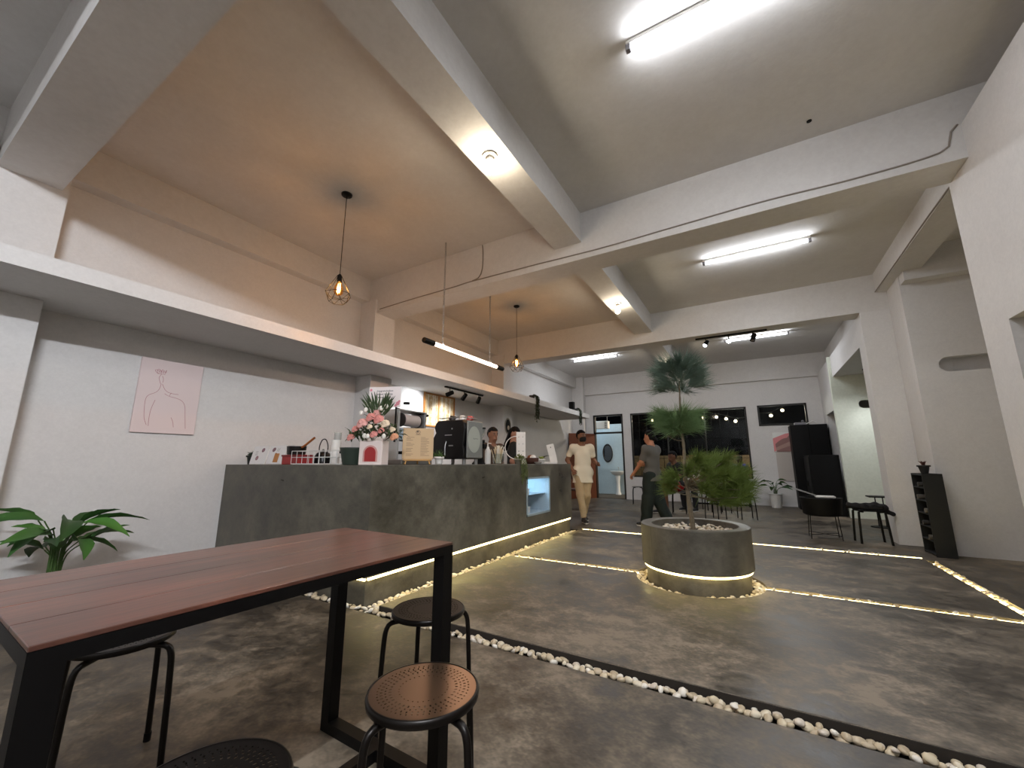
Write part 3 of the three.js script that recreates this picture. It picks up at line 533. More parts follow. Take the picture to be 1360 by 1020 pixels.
// ================================================================ PICTURES ON THE WALLS
function canvasPicture(name, label, tex, w, h, d, pos, turn, edge) {
  const t = thing(name, label, 'picture', pos, turn);
  mesh('canvas_block', rbox(w, h, d, .003, 0, 0, d / 2), edge, t);
  const m = new THREE.MeshStandardMaterial({ map: tex, roughness: .7 });
  mesh('print', new THREE.PlaneGeometry(w - .004, h - .004).translate(0, 0, d + .0012), m, t);
  return t;
}
{ // line drawing of a figure seen from behind, hair in a flower knot
  const tex = canvasTex(512, 724, (c, W, Hh) => {
    c.fillStyle = '#dccbc9'; c.fillRect(0, 0, W, Hh); c.strokeStyle = '#a5646a'; c.lineWidth = 3.2; c.lineCap = 'round';
    const path = (pts) => { c.beginPath(); c.moveTo(pts[0][0] * W, pts[0][1] * Hh); for (let i = 1; i + 1 < pts.length; i++) { const mx = (pts[i][0] + pts[i + 1][0]) / 2, my = (pts[i][1] + pts[i + 1][1]) / 2; c.quadraticCurveTo(pts[i][0] * W, pts[i][1] * Hh, mx * W, my * Hh); } const l = pts[pts.length - 1]; c.lineTo(l[0] * W, l[1] * Hh); c.stroke(); };
    path([[.34, .33], [.335, .4], [.28, .46], [.17, .5], [.14, .56], [.15, .7], [.17, .82], [.22, .9]]);
    path([[.36, .33], [.4, .4], [.47, .44], [.56, .45], [.64, .45]]); path([[.42, .46], [.48, .49], [.6, .5], [.72, .53], [.78, .6], [.8, .72], [.84, .92]]);
    path([[.52, .44], [.5, .48]]); path([[.29, .56], [.25, .66], [.24, .8], [.25, .91]]); path([[.58, .78], [.62, .83], [.64, .91]]);
    path([[.33, .33], [.3, .28], [.29, .24], [.32, .2]]); path([[.36, .31], [.37, .27], [.34, .22]]);
    for (let k = 0; k < 6; k++) path([[.27 + .02 * k, .2], [.2 + .035 * k, .16 + .015 * (k % 2)], [.24 + .03 * k, .12 + .02 * ((k + 1) % 2)], [.29 + .02 * k, .17]]);
  });
  canvasPicture('line_art_canvas', 'pale pink canvas with a line drawing of a person seen from behind', tex, .51, .72, .022, [XL, 1.72, -1.70], Math.PI / 2, std(0xd4c2c0, .7));
}
{ // gold and orange birch-like painting over the bar
  const tex = canvasTex(512, 340, (c, W, Hh) => {
    c.fillStyle = '#d8c6a0'; c.fillRect(0, 0, W, Hh); reseed(31);
    for (let i = 0; i < 700; i++) { c.fillStyle = ['#f2e3bd', '#dcb478', '#cdb184', '#bf9a68', '#f6efdc', '#d8cfae'][Math.floor(rnd() * 6)]; c.globalAlpha = .5; c.fillRect(rnd() * W, rnd() * Hh, 4 + rnd() * 26, 6 + rnd() * 40); }
    c.globalAlpha = 1; for (const x of [.1, .26, .32, .55, .7, .84]) { c.fillStyle = '#f7f2e4'; c.fillRect(x * W, 0, 12 + rnd() * 12, Hh); }
    c.fillStyle = '#c98a4c'; c.fillRect(.44 * W, 0, 26, Hh);
  });
  const t = thing('framed_painting', 'framed gold and orange painting on the wall behind the bar', 'painting', [XL + .001, 2.02, -5.78], Math.PI / 2);
  const w = .82, h = .56, f = std(0xb5793a, .5);
  mesh('frame', [box(w + .04, .025, .03, 0, h / 2 + .01, .015), box(w + .04, .025, .03, 0, -h / 2 - .01, .015), box(.025, h, .03, -w / 2 - .008, 0, .015), box(.025, h, .03, w / 2 + .008, 0, .015)], f, t);
  mesh('painting_print', box(w, h, .012, 0, 0, .008), new THREE.MeshStandardMaterial({ map: tex, roughness: .5 }), t);
}
{ // pink and mauve print on the back wall, with a pale panel under it
  const tex = canvasTex(256, 256, (c, W, Hh) => {
    c.fillStyle = '#dfe0dd'; c.fillRect(0, 0, W, Hh);
    c.fillStyle = '#d98a8c'; c.beginPath(); c.moveTo(0, .3 * Hh); c.lineTo(.55 * W, .06 * Hh); c.lineTo(W, 0); c.lineTo(W, .5 * Hh); c.lineTo(0, Hh); c.fill();
    c.fillStyle = '#8e6a66'; c.beginPath(); c.moveTo(.08 * W, .6 * Hh); c.quadraticCurveTo(.35 * W, .3 * Hh, .6 * W, .28 * Hh); c.quadraticCurveTo(.75 * W, .02 * Hh, W, 0); c.lineTo(W, Hh); c.lineTo(.1 * W, Hh); c.fill();
    c.fillStyle = '#a98a80'; c.beginPath(); c.moveTo(.08 * W, .8 * Hh); c.quadraticCurveTo(.5 * W, .55 * Hh, W, .35 * Hh); c.lineTo(W, .6 * Hh); c.quadraticCurveTo(.5 * W, .75 * Hh, .1 * W, .95 * Hh); c.fill();
  });
  canvasPicture('abstract_print', 'pink and mauve abstract print on the back wall beside the tall black cabinet', tex, .52, .49, .02, [.73, 1.6, ZB], 0, std(0xcfcac6, .7));
  single('pale_panel', rbox(.5, .72, .015, .003, 0, .36, .0085), std(0xb9b2ab, .7), 'plain greyish panel on the wall under the abstract print', 'panel', [.75, .62, ZB]);
}
{ // oval ornament on the left column
  const t = thing('oval_wall_clock', 'oval black ornament with pale rim hung on the column behind the bar', 'wall ornament', [-4.66, 1.88, -7.72], Math.PI / 2);
  mesh('plate', ball(1, 0, 0, .01, .11, .16, .018, 20), M.blackMatte, t);
  mesh('rim', new THREE.TorusGeometry(1, .1, 8, 36).scale(.115, .165, .1).translate(0, 0, .015), std(0x8c8578, .5), t);
  mesh('face', ball(1, 0, -.04, .026, .045, .05, .01, 14), std(0xa89c8c, .6), t);
}
// ================================================================ TRACK SPOTS AND CABLES
function spotHead(parent, at, dir, lit, size = 1) {
  const h = new THREE.Group(); h.name = 'spot_head'; h.position.set(...at); parent.add(h);
  mesh('stem', bar([0, 0, 0], [0, -.05 * size, 0], .006 * size, 8), M.blackMatte, h);
  const D = V3(...dir).normalize(), q = new THREE.Quaternion().setFromUnitVectors(V3(0, -1, 0), D);
  const body = lathe([[.001, .06], [.026, .058], [.03, .05], [.034, -.055], [.031, -.055], [.028, -.04], [.001, -.04]], 20).scale(size, size, size).applyQuaternion(q).translate(0, -.075 * size, 0);
  mesh('housing', body, M.blackMetal, h);
  const c = D.clone().multiplyScalar(.045 * size);
  mesh('lamp_lens', new THREE.CylinderGeometry(.027 * size, .027 * size, .006, 18).applyQuaternion(q).translate(c.x, c.y - .075 * size, c.z), lit ? glow([.95, .97, 1], lit, 'lamp_lens_glow') : M.grey, h);
  return V3(at[0], at[1] - .075 * size, at[2]).addScaledVector(D, .075 * size);
}
function track(label, pos, turn, len, heads, size) {
  const t = thing('track_light', label, 'track light', pos, turn);
  mesh('rail', rbox(.035, .025, len, .004, 0, -.0125, 0), M.blackMatte, t);
  for (const [z, dir, lit, cd, ang] of heads) {
    const p = spotHead(t, [0, -.025, z], dir, lit, size);
    if (cd) spotLight(t, [.95, .97, 1], cd, [p.x, p.y, p.z], [p.x + dir[0], p.y + dir[1], p.z + dir[2]], ang, .6, 1);
  }
  return t;
}
track('black track with three spotlights under the long shelf, aimed at the painting', [-4.3, 2.33, -5.67], 0, 1.1, [[.42, [-.85, -.35, .25], 8, 4, .75], [.02, [-.7, -.55, -.2], 8, 3.6, .75], [-.42, [-.6, -.55, -.4], 0, 0, 0]], 1.15);
track('black track with three spotlights under the far cross beam', [-.155, 3.28, -7.75], Math.PI / 2, 1.1, [[-.385, [-.7, -.8, -.35], 14, 2, .5], [-.025, [-.85, -.4, .05], 60, 5, .5], [.345, [-.3, -.9, -.3], 0, 0, 0]], 1.2);
track('black track with two spotlights in the pale green far alcove', [2.0, 2.87, -9.6], 0, 1.0, [[.2, [-.1, -.75, -.6], 8, 2.6, .75], [-.2, [.2, -.85, -.4], 8, 2.6, .75]], 1.3);
// cables run along the middle cross beam and down the right beam
{
  const z = -3.925, c = (pts) => tube(pts, .007, pts.length * 8, 5);
  single('beam_cable', c([[-4.6, 3.33, z], [-3.9, 3.35, z], [-3.2, 3.36, z], [-2.9, 3.37, z], [-2.0, 3.36, z], [-1.2, 3.345, z], [-.4, 3.36, z], [.3, 3.37, z], [.9, 3.35, z], [1.35, 3.36, z], [1.48, 3.4, z], [1.5, 3.5, z], [1.55, 3.56, z]]), M.cable, 'thin grey cable pinned along the face of the middle cross beam', 'cable');
  single('drop_cable', c([[-2.75, 3.83, z], [-2.74, 3.7, z], [-2.75, 3.5, z], [-2.8, 3.4, z], [-2.9, 3.375, z]]), M.cable, 'short grey cable dropping down the middle cross beam from the ceiling', 'cable');
  single('corner_cable', c([[1.6, 3.5, -4.268], [1.7, 3.56, -4.3], [1.78, 3.56, -4.5], [1.782, 3.56, -5.0], [1.782, 3.565, -5.6], [1.782, 3.56, -6.8], [1.782, 3.56, -7.57]]), M.cable, 'thin grey cable running along the lower edge of the right-hand beam', 'cable');
  for (const [x, zz, g] of [[.95, -5.18, 0], [1.03, -5.3, 0], [1.12, -5.16, 0], [1.0, -9.2, 1], [1.12, -9.3, 1], [1.22, -9.2, 1]]) single('conduit_hole', cyl(.022, .022, .006, 0, -.003, 0, 16), M.blackMatte, g ? 'dark round conduit hole in the far bay ceiling' : 'dark round conduit hole in the ceiling past the middle cross beam', 'hole', [x, H, zz], 0, g ? 'conduit holes in the far bay ceiling' : 'conduit holes in the middle bay ceiling');
  single('conduit_hole', cyl(.018, .018, .006, 0, -.003, 0, 16), M.blackMatte, 'single dark conduit hole in the ceiling close before the middle cross beam', 'hole', [.66, H, -3.7]);
}
// ================================================================ FURNITURE FARTHER BACK
steelTable('dark wood-topped table against the back wall under the wide window', [-.82, 0, -12.2], Math.PI / 2, 1.3, .6, .76);
// thin open stools of the far group
function slimStool(label, pos, turn, group) {
  const t = thing('slim_stool', label, 'stool', pos, turn, group), h = .46;
  mesh('seat', lathe([[.001, h], [.13, h - .002], [.145, h - .008], [.146, h - .02], [.13, h - .022], [.001, h - .022]], 28), std(0x4c4a46, .5, .2), t);
  for (let i = 0; i < 4; i++) { const a = (i + .5) / 4 * 6.283, c = Math.cos(a), s = Math.sin(a); mesh('leg', tube([[.08 * c, h - .03, .08 * s], [.14 * c, h - .032, .14 * s], [.17 * c, h - .08, .17 * s], [.185 * c, .2, .185 * s], [.19 * c, 0, .19 * s]], .01, 20, 7), M.blackMetal, t); }
  return t;
}
const st0 = slimStool('thin black stool standing free between the planter and the wide window', [-.22, 0, -9.45], .3);
for (const [x, z, r, l] of [[-.72, -10.3, .8, 'thin black stool half behind the free-standing stool near the window table'], [-2.75, -11.3, .2, 'thin black stool by the back wall below the wide window'], [-1.2, -10.65, .5, 'thin black stool of the seated person in white'], [-1.5, -9.75, .1, 'thin black stool of the seated person in red shorts'], [-.75, -9.15, 1.1, 'thin black stool closest behind the planter']]) dup(st0, [x, 0, z], r, l);
{ // chair behind the walking man
  const t = thing('brown_chair', 'brown-seated black metal chair by the wall behind the walking man', 'chair', [-3.72, 0, -9.35], .5), br = std(0x4a2a22, .55);
  mesh('seat', rbox(.42, .045, .42, .012, 0, .455, 0), br, t);
  mesh('backrest', rbox(.42, .2, .025, .01, 0, .78, -.2), br, t);
  for (const sx of [-1, 1]) { mesh('leg', bar([sx * .19, .45, .19], [sx * .2, 0, .2], .012), M.blackMetal, t); mesh('leg', bar([sx * .19, .88, -.2], [sx * .2, 0, -.22], .012), M.blackMetal, t); mesh('stretcher', bar([sx * .195, .2, .195], [sx * .195, .2, -.21], .009), M.blackMetal, t); }
}
// black cabinets in the far right corner
function cabinet(label, x0, x1, z0, z1, h, doors, face) {
  const t = thing('black_cabinet', label, 'cabinet', [(x0 + x1) / 2, 0, (z0 + z1) / 2]), w = x1 - x0, d = Math.abs(z1 - z0);
  mesh('body', rbox(w, h, d, .006, 0, h / 2, 0), M.blackMatte, t);
  for (let i = 0; i < doors; i++) {
    const dr = face === 'z' ? mesh('door', rbox(w / doors - .008, h - .1, .016, .004, -w / 2 + w / doors * (i + .5), h / 2 + .02, d / 2 + .008), M.blackMatte, t) : mesh('door', rbox(.016, h - .1, d / doors - .008, .004, -w / 2 - .008, h / 2 + .02, -d / 2 + d / doors * (i + .5)), M.blackMatte, t);
    const hx = face === 'z' ? [-w / 2 + w / doors * (i + .5) + (i ? -1 : 1) * (w / doors / 2 - .04), d / 2 + .03] : [-w / 2 - .03, -d / 2 + d / doors * (i + .5) + (i ? -1 : 1) * (d / doors / 2 - .04)];
    mesh('handle', bar([hx[0], h / 2 - .06, hx[1]], [hx[0], h / 2 + .06, hx[1]], .006), M.blackMetal, dr);
  }
  return t;
}
cabinet('tall black two-door cabinet in the back corner beside the abstract print', .83, 1.56, -12.57, -11.98, 1.98, 2, 'z');
cabinet('lower black cabinet before the dark doorway, next to the pale green wall', 1.02, 1.53, -11.9, -10.82, 1.24, 2, 'x');
{ const t = thing('grey_gear', 'small grey and white bundle of gear on top of the tall black cabinet', 'gear', [1.12, 1.98, -12.2]); mesh('case', rbox(.24, .07, .16, .02, -.06, .035, 0), M.grey, t); mesh('arm', [bar([.06, .03, 0], [.2, .1, .02], .012), bar([.2, .1, .02], [.26, .06, 0], .012)], M.whitePlastic, t); mesh('knob', ball(.03, .0, .1, 0), M.grey, t); }
{ // round black basin on wire legs
  const t = thing('round_basin_stand', 'round black basin on thin crossed wire legs with a white tray and tongs', 'stand', [.79, 0, -7.68]);
  mesh('basin', lathe([[.001, .315], [.2, .32], [.235, .34], [.255, .56], [.262, .572], [.25, .575], [.24, .56], [.22, .36], [.001, .35]], 40), M.blackMatte, t);
  mesh('tray', rbox(.24, .03, .15, .012, .06, .585, 0), M.whitePlastic, t);
  mesh('tongs', [bar([-.02, .585, .03], [-.33, .7, .02], .007), bar([-.02, .59, -.02], [-.33, .71, .0], .007)], M.steel, t);
  const f = [[-.17, .15], [.17, .15], [.17, -.15], [-.17, -.15]]; f.forEach(([x, z]) => mesh('leg', bar([x * 1.06, 0, z * 1.06], [x * .95, .33, z * .95], .006), M.blackMetal, t));
  mesh('brace', [bar([-.18, .06, .16], [.18, .06, -.16], .004), bar([.18, .06, .16], [-.18, .06, -.16], .004)], M.blackMetal, t);
}
{ // small bench with a black jacket thrown over it
  const t = thing('black_bench_stool', 'black square stool with thick bent legs beside the right column, a jacket on it', 'stool', [1.3, 0, -7.55], .12);
  mesh('seat', rbox(.3, .025, .26, .008, 0, .435, 0), M.blackMatte, t);
  for (const sx of [-1, 1]) for (const sz of [-1, 1]) mesh('leg', tube([[sx * .09, .42, sz * .1], [sx * .13, .42, sz * .11], [sx * .145, .39, sz * .115], [sx * .165, 0, sz * .13]], .014, 20, 8), M.blackMetal, t);
}
{ const t = thing('pole_side_table', 'small black table on two thin poles over a flat round foot in the alcove', 'side table', [1.78, 0, -9.4]); mesh('top', rbox(.3, .02, .3, .006, 0, .505, 0), M.blackMatte, t); for (const s of [-1, 1]) mesh('pole', bar([s * .05, .01, 0], [s * .05, .5, 0], .009), M.blackMetal, t); mesh('foot', cyl(.16, .165, .014, 0, .007, 0, 28), M.blackMatte, t); }
{ // narrow rack with open shelves
  const t = thing('shelf_rack', 'narrow black rack of open shelves standing against the white pier', 'rack', [1.81, 0, -7.0]), w = .18, d = .4, h = .95, m = std(0x0b0d0c, .6);
  mesh('side_panel', box(w, h, .015, 0, h / 2, d / 2 - .0075), m, t); mesh('side_panel', box(w, h, .015, 0, h / 2, -d / 2 + .0075), m, t);
  mesh('back_panel', box(.01, h - .002, d - .03, w / 2 - .005, h / 2, 0), m, t);
  for (let i = 0; i < 7; i++) mesh('shelf', box(w - .012, .014, d - .03, -.005, .02 + i * (h - .035) / 6, 0), m, t);
  let k = 0; for (const y of [1, 2, 3, 4, 5]) single('rolled_cloth', cyl(.028, .028, .15, 0, 0, 0, 12).rotateZ(Math.PI / 2), [std(0x55514a, .8), std(0x2f2d2a, .8), std(0x6a655c, .8)][k++ % 3], 'small rolled cloth lying on a shelf of the narrow black rack', 'cloth', [1.79, .02 + y * (h - .035) / 6 + .007 + .029, -7.0 + [.08, -.05, .1, -.08, .02][y - 1]], 0, 'rolled cloths in the black rack');
  const p = thing('small_succulent', 'small reddish succulent in a dark pot on top of the narrow black rack', 'plant', [1.79, .95, -6.95]);
  mesh('pot', potGeo(.036, .052, .1), std(0x17181a, .6), p);
  for (let i = 0; i < 9; i++) { const l = mesh('leaf', leafGeo(.085, .034, .1, .35, 4), leafMat(0x5d3a36), p); l.position.set(0, .075, 0); l.rotation.order = 'YXZ'; l.rotation.set(-1.0 - .4 * ((i * 3) % 4) / 4, i * .7, 0); }
}
// ================================================================ WASHROOM AND YARD
{
  const t = thing('wash_basin', 'white pedestal wash basin against the blue washroom wall', 'sink', [-4.12, 0, -14.22]);
  const w = std(0xe8ecee, .2);
  mesh('bowl', lathe([[.001, .64], [.1, .645], [.19, .69], [.25, .77], [.262, .79], [.25, .795], [.235, .78], [.17, .71], [.001, .675]], 32).scale(1, 1, .8), w, t);
  mesh('pedestal', lathe([[.09, 0], [.1, .02], [.07, .1], [.06, .4], [.09, .66]], 24), w, t);
  mesh('tap', tube([[0, .79, -.17], [0, .9, -.17], [0, .93, -.12], [0, .9, -.06]], .012, 20, 8), M.steel, t);
}
{ const t = thing('oval_mirror', 'dark-framed oval mirror on the blue washroom wall above the basin', 'mirror', [-4.52, 1.42, -14.5]); mesh('frame', new THREE.TorusGeometry(1, .1, 8, 36).scale(.17, .3, .2).translate(0, 0, .02), std(0x15110f, .5), t); mesh('glass', cyl(1, 1, .01, 0, 0, 0, 36).rotateX(Math.PI / 2).scale(.165, .295, 1).translate(0, 0, .012), std(0x5a5f66, .05, .9), t); }
{ const t = thing('ceiling_stand_in', 'white box with dark louvres put in for the lit ceiling above the washroom doorway bar', 'stand-in box', [-4.35, 2.2, -13.4]); mesh('case', rbox(.5, .26, .2, .02, 0, .13, 0), M.whitePlastic, t); for (let i = 0; i < 4; i++) mesh('louvre', box(.07, .022, .01, .17, .05 + i * .055, .102), M.blackMatte, t); for (const s of [-1, 1]) mesh('bracket', bar([s * .2, .26, 0], [s * .2, 1.2, 0], .006), M.steel, t); }  // box added in place of the lit washroom ceiling beyond the doorway
{ const t = thing('washroom_lamp', 'bluish ceiling lamp of the washroom behind the doorway', 'ceiling light', [-4.9, 3.2, -13.5]); mesh('lamp_disc', cyl(.12, .12, .03, 0, -.015, 0, 24), glow([.78, .92, 1], 5, 'lamp_disc_glow'), t); mesh('rod', bar([0, 0, 0], [0, .7, 0], .008), M.blackMatte, t); pointLight(t, [.72, .88, 1], 5, [0, -.06, 0], 3); }
struct('roof_washroom', span(-6.3, -3.2, 3.9, 4.0, ZB - .18, -14.7), M.yard);
// string of warm bulbs outside, fixed to the back wall at both ends
{
  const pts = [[-3.4, 2.62], [-2.85, 2.5], [-2.2, 2.44], [-1.5, 2.46], [-1.28, 2.5], [-.9, 2.5], [-.63, 2.43], [-.38, 2.34], [-.06, 2.36], [.3, 2.44], [.56, 2.46], [.86, 2.6], [1.4, 2.75]];
  const t = thing('string_lights', 'string of warm round bulbs on a black wire outside the back windows', 'string lights', [0, 0, 0]);
  mesh('wire', tube([[-3.25, 3.0, ZB - .19], ...pts.map(([x, y]) => [x, y + .1, -14.3]), [1.6, 3.0, ZB - .19]], .006, 320, 6), M.blackMatte, t);
  const bg = glow([1, .72, .36], 26, 'bulb_glow');
  for (const i of [1, 4, 5, 6, 7, 8, 10, 11]) { const [x, y] = pts[i]; const b = mesh('bulb', ball(.045, x, y, -14.3), bg, t); mesh('socket', cyl(.014, .02, .075, x, y + .078, -14.3, 12), M.blackMatte, b); pointLight(t, WARM, 4, [x, y, -14.3], 2); }
}

// ================================================================ ON AND BEHIND THE COUNTER
const CT = 1.06;                                        // worktop height
const card = (w, h, d, tex, mat) => { const g = box(w, h, d); return [g, [mat, mat, mat, mat, new THREE.MeshStandardMaterial({ map: tex, roughness: .6 }), mat]]; };
function printed(parent, name, w, h, tex, pos, tilt, back) {
  const o = new THREE.Group(); o.name = name; o.position.set(...pos); o.rotation.x = tilt; parent.add(o);
  mesh('board', rbox(w, h, .008, .002, 0, h / 2, 0), back, o);
  mesh('print', new THREE.PlaneGeometry(w - .004, h - .004).translate(0, h / 2, .0052), new THREE.MeshStandardMaterial({ map: tex, roughness: .6 }), o);
  return o;
}
const paper = std(0xe9e5df, .7), ceramic = std(0xe9e6e0, .3);
const clear = new THREE.MeshPhysicalMaterial({ color: 0xf2f6f6, roughness: .04, transmission: 1, thickness: 0 });
{ // leaning menu cards
  const mk = (draw) => canvasTex(300, 210, (c, W, h) => { c.fillStyle = '#e9e6e4'; c.fillRect(0, 0, W, h); draw(c, W, h); });
  const blob = (c, x, y, rx, ry, f) => { c.fillStyle = f; c.beginPath(); c.ellipse(x, y, rx, ry, -.3, 0, 6.29); c.fill(); };
  const a = mk((c) => { blob(c, 200, 48, 30, 24, '#7d5a60'); blob(c, 200, 46, 18, 12, '#94707a'); blob(c, 120, 140, 28, 26, '#8a666c'); blob(c, 118, 140, 16, 14, '#a07c82'); c.fillStyle = '#9a9490'; for (let i = 0; i < 5; i++) c.fillRect(60, 60 + i * 11, 50, 3); });
  const b = mk((c) => { blob(c, 82, 46, 32, 24, '#7d5a60'); c.fillStyle = '#b5793f'; c.fillRect(120, 90, 88, 100); c.fillStyle = '#a0652e'; c.fillRect(126, 84, 30, 12); c.fillStyle = '#8c8884'; for (let i = 0; i < 3; i++) { c.save(); c.translate(150 + i * 18, 30); c.rotate(.3); c.fillRect(0, 0, 4, 40); c.restore(); } });
  const t1 = thing('menu_card', 'white leaning menu card with two round purple pictures on the counter arm', 'menu card', [-4.63, CT, -2.44]);
  printed(t1, 'card', .3, .2, a, [0, .002, 0], -.22, paper); mesh('prop', [bar([0, .12, -.03], [0, .004, -.09], .004), box(.06, .006, .1, 0, .003, -.05)], paper, t1);
  const t2 = thing('menu_card', 'white leaning menu card with an orange cup picture on the counter arm', 'menu card', [-4.31, CT, -2.44]);
  printed(t2, 'card', .3, .2, b, [0, .002, 0], -.22, paper); mesh('prop', [bar([0, .12, -.03], [0, .004, -.09], .004), box(.06, .006, .1, 0, .003, -.05)], paper, t2);
}
{ const t = thing('herb_pot', 'small dark pot with a dark bushy herb by the wall end of the counter', 'plant', [-4.85, CT, -2.5]); mesh('pot', potGeo(.04, .05, .1), std(0x1c201d, .6), t); reseed(5); const l = []; for (let i = 0; i < 46; i++) l.push(leafGeo(.05, .026, .4, .2, 3).rotateX(rr(-1.2, .3)).rotateY(rr(0, 6.28)).translate(rr(-.03, .03), rr(.08, .12), rr(-.03, .03))); tagStuff(mesh('leaves', l, leafMat(0x2b3a24), t)); }
{ const t = thing('red_tin_box', 'flat red box on the counter arm under the saucepan', 'box', [-4.0, CT, -2.5]); mesh('body', rbox(.27, .085, .17, .01, 0, .043, 0), std(0x9c2a2a, .5), t); mesh('lid', rbox(.28, .018, .18, .006, 0, .089, 0), std(0x7c2020, .5), t); }
{ const t = thing('saucepan', 'black saucepan with a wooden handle standing on the red box', 'saucepan', [-4.03, CT + .098, -2.5]); mesh('pan', lathe([[.001, 0], [.08, 0], [.086, .008], [.092, .085], [.095, .087], [.088, .087], [.08, .012], [.001, .01]], 32), std(0x14110f, .4, .3), t); mesh('handle', tube([[.09, .075, 0], [.15, .1, 0], [.28, .165, 0]], .011, 16, 8), std(0xa4602c, .5), t); mesh('rim_band', new THREE.TorusGeometry(.093, .003, 6, 40).rotateX(Math.PI / 2).translate(0, .086, 0), M.steel, t); }
{ // white wire dish rack
  const t = thing('wire_rack', 'white wire dish rack on the counter arm', 'rack', [-3.52, CT, -2.44]), w = .68, d = .18, h = .13, wire = std(0xdcdcd8, .4);
  for (const y of [.01, .07, h]) mesh('rail', [bar([-w / 2, y, d / 2], [w / 2, y, d / 2], .003, 5), bar([-w / 2, y, -d / 2], [w / 2, y, -d / 2], .003, 5), bar([-w / 2, y, -d / 2], [-w / 2, y, d / 2], .003, 5), bar([w / 2, y, -d / 2], [w / 2, y, d / 2], .003, 5)], wire, t);
  for (let i = 0; i <= 8; i++) { const x = -w / 2 + w * i / 8; mesh('upright', polyline([[x, h, d / 2], [x, .004, d / 2], [x, .004, -d / 2], [x, h, -d / 2]], .0028, 5), wire, t); }
}
{ const t = thing('kettle', 'dark kettle with a tall arched handle behind the wire rack', 'kettle', [-3.88, CT, -2.7]); mesh('body', lathe([[.001, 0], [.085, 0], [.09, .01], [.085, .08], [.06, .12], [.03, .13], [.001, .135]], 30), std(0x1b1a1b, .3, .5), t); mesh('handle', tube([[-.065, .11, 0], [-.07, .19, 0], [-.03, .255, 0], [.03, .255, 0], [.07, .19, 0], [.065, .11, 0]], .006, 30, 7), std(0x3a3838, .3, .6), t); mesh('spout', tube([[.08, .05, 0], [.12, .08, 0], [.135, .12, 0]], .01, 10, 8), std(0x1b1a1b, .3, .5), t); mesh('knob', ball(.014, 0, .145, 0), M.blackMatte, t); }
function cupStack(label, pos, r, n, step, h, mat) { const t = thing('cup_stack', label, 'cups', pos); for (let i = 0; i < n; i++) mesh('cup', lathe([[.001, .004], [r * .72, .002], [r * .74, 0], [r, h - .004], [r + .004, h], [r - .002, h], [r * .72, .008], [.001, .008]], 22).translate(0, i * step, 0), mat, t); return t; }
cupStack('tall thin stack of clear cups behind the wire rack', [-3.69, CT, -2.72], .036, 12, .0205, .1, new THREE.MeshPhysicalMaterial({ color: 0xe8e8e4, roughness: .2, transmission: .6, thickness: 0 }));
cupStack('short wide stack of white cups behind the wire rack', [-3.6, CT, -2.64], .045, 8, .019, .11, ceramic);
{ const t = thing('lidded_jar', 'white jar with a dark lid beside the wire rack', 'jar', [-3.46, CT, -2.64]); mesh('body', lathe([[.001, 0], [.045, 0], [.048, .006], [.048, .1], [.04, .11], [.001, .11]], 26), ceramic, t); mesh('lid', lathe([[.046, .108], [.048, .112], [.048, .14], [.001, .143]], 26), M.blackMatte, t); }
{ const t = thing('green_pot', 'dark green tapered pot with brown filling on the counter arm', 'pot', [-3.06, CT, -2.42]); mesh('pot', lathe([[.001, 0], [.075, 0], [.08, .006], [.108, .14], [.112, .15], [.1, .15], [.096, .13], [.001, .128]], 32), std(0x2c382e, .5), t); reseed(8); const l = []; for (let i = 0; i < 30; i++) { const a = rnd() * 6.283, r = .09 * Math.sqrt(rnd()); l.push(ball(.018, r * Math.cos(a), .135, r * Math.sin(a), 1, .7, 1, 8)); } tagStuff(mesh('filling', l, std(0x4c3a2a, .9), t)); }
for (const [x, l] of [[-3.12, 'white bottle behind the green pot, nearer the wire rack'], [-3.02, 'white bottle behind the green pot, nearer the flowers']]) { const t = thing('white_bottle', l, 'bottle', [x, CT, -2.6]); mesh('body', lathe([[.001, 0], [.034, 0], [.037, .006], [.037, .15], [.022, .185], [.017, .2], [.017, .225], [.001, .225]], 22), ceramic, t); mesh('cap', cyl(.019, .019, .018, 0, .232, 0, 16), std(0xc9c4bc, .5), t); }
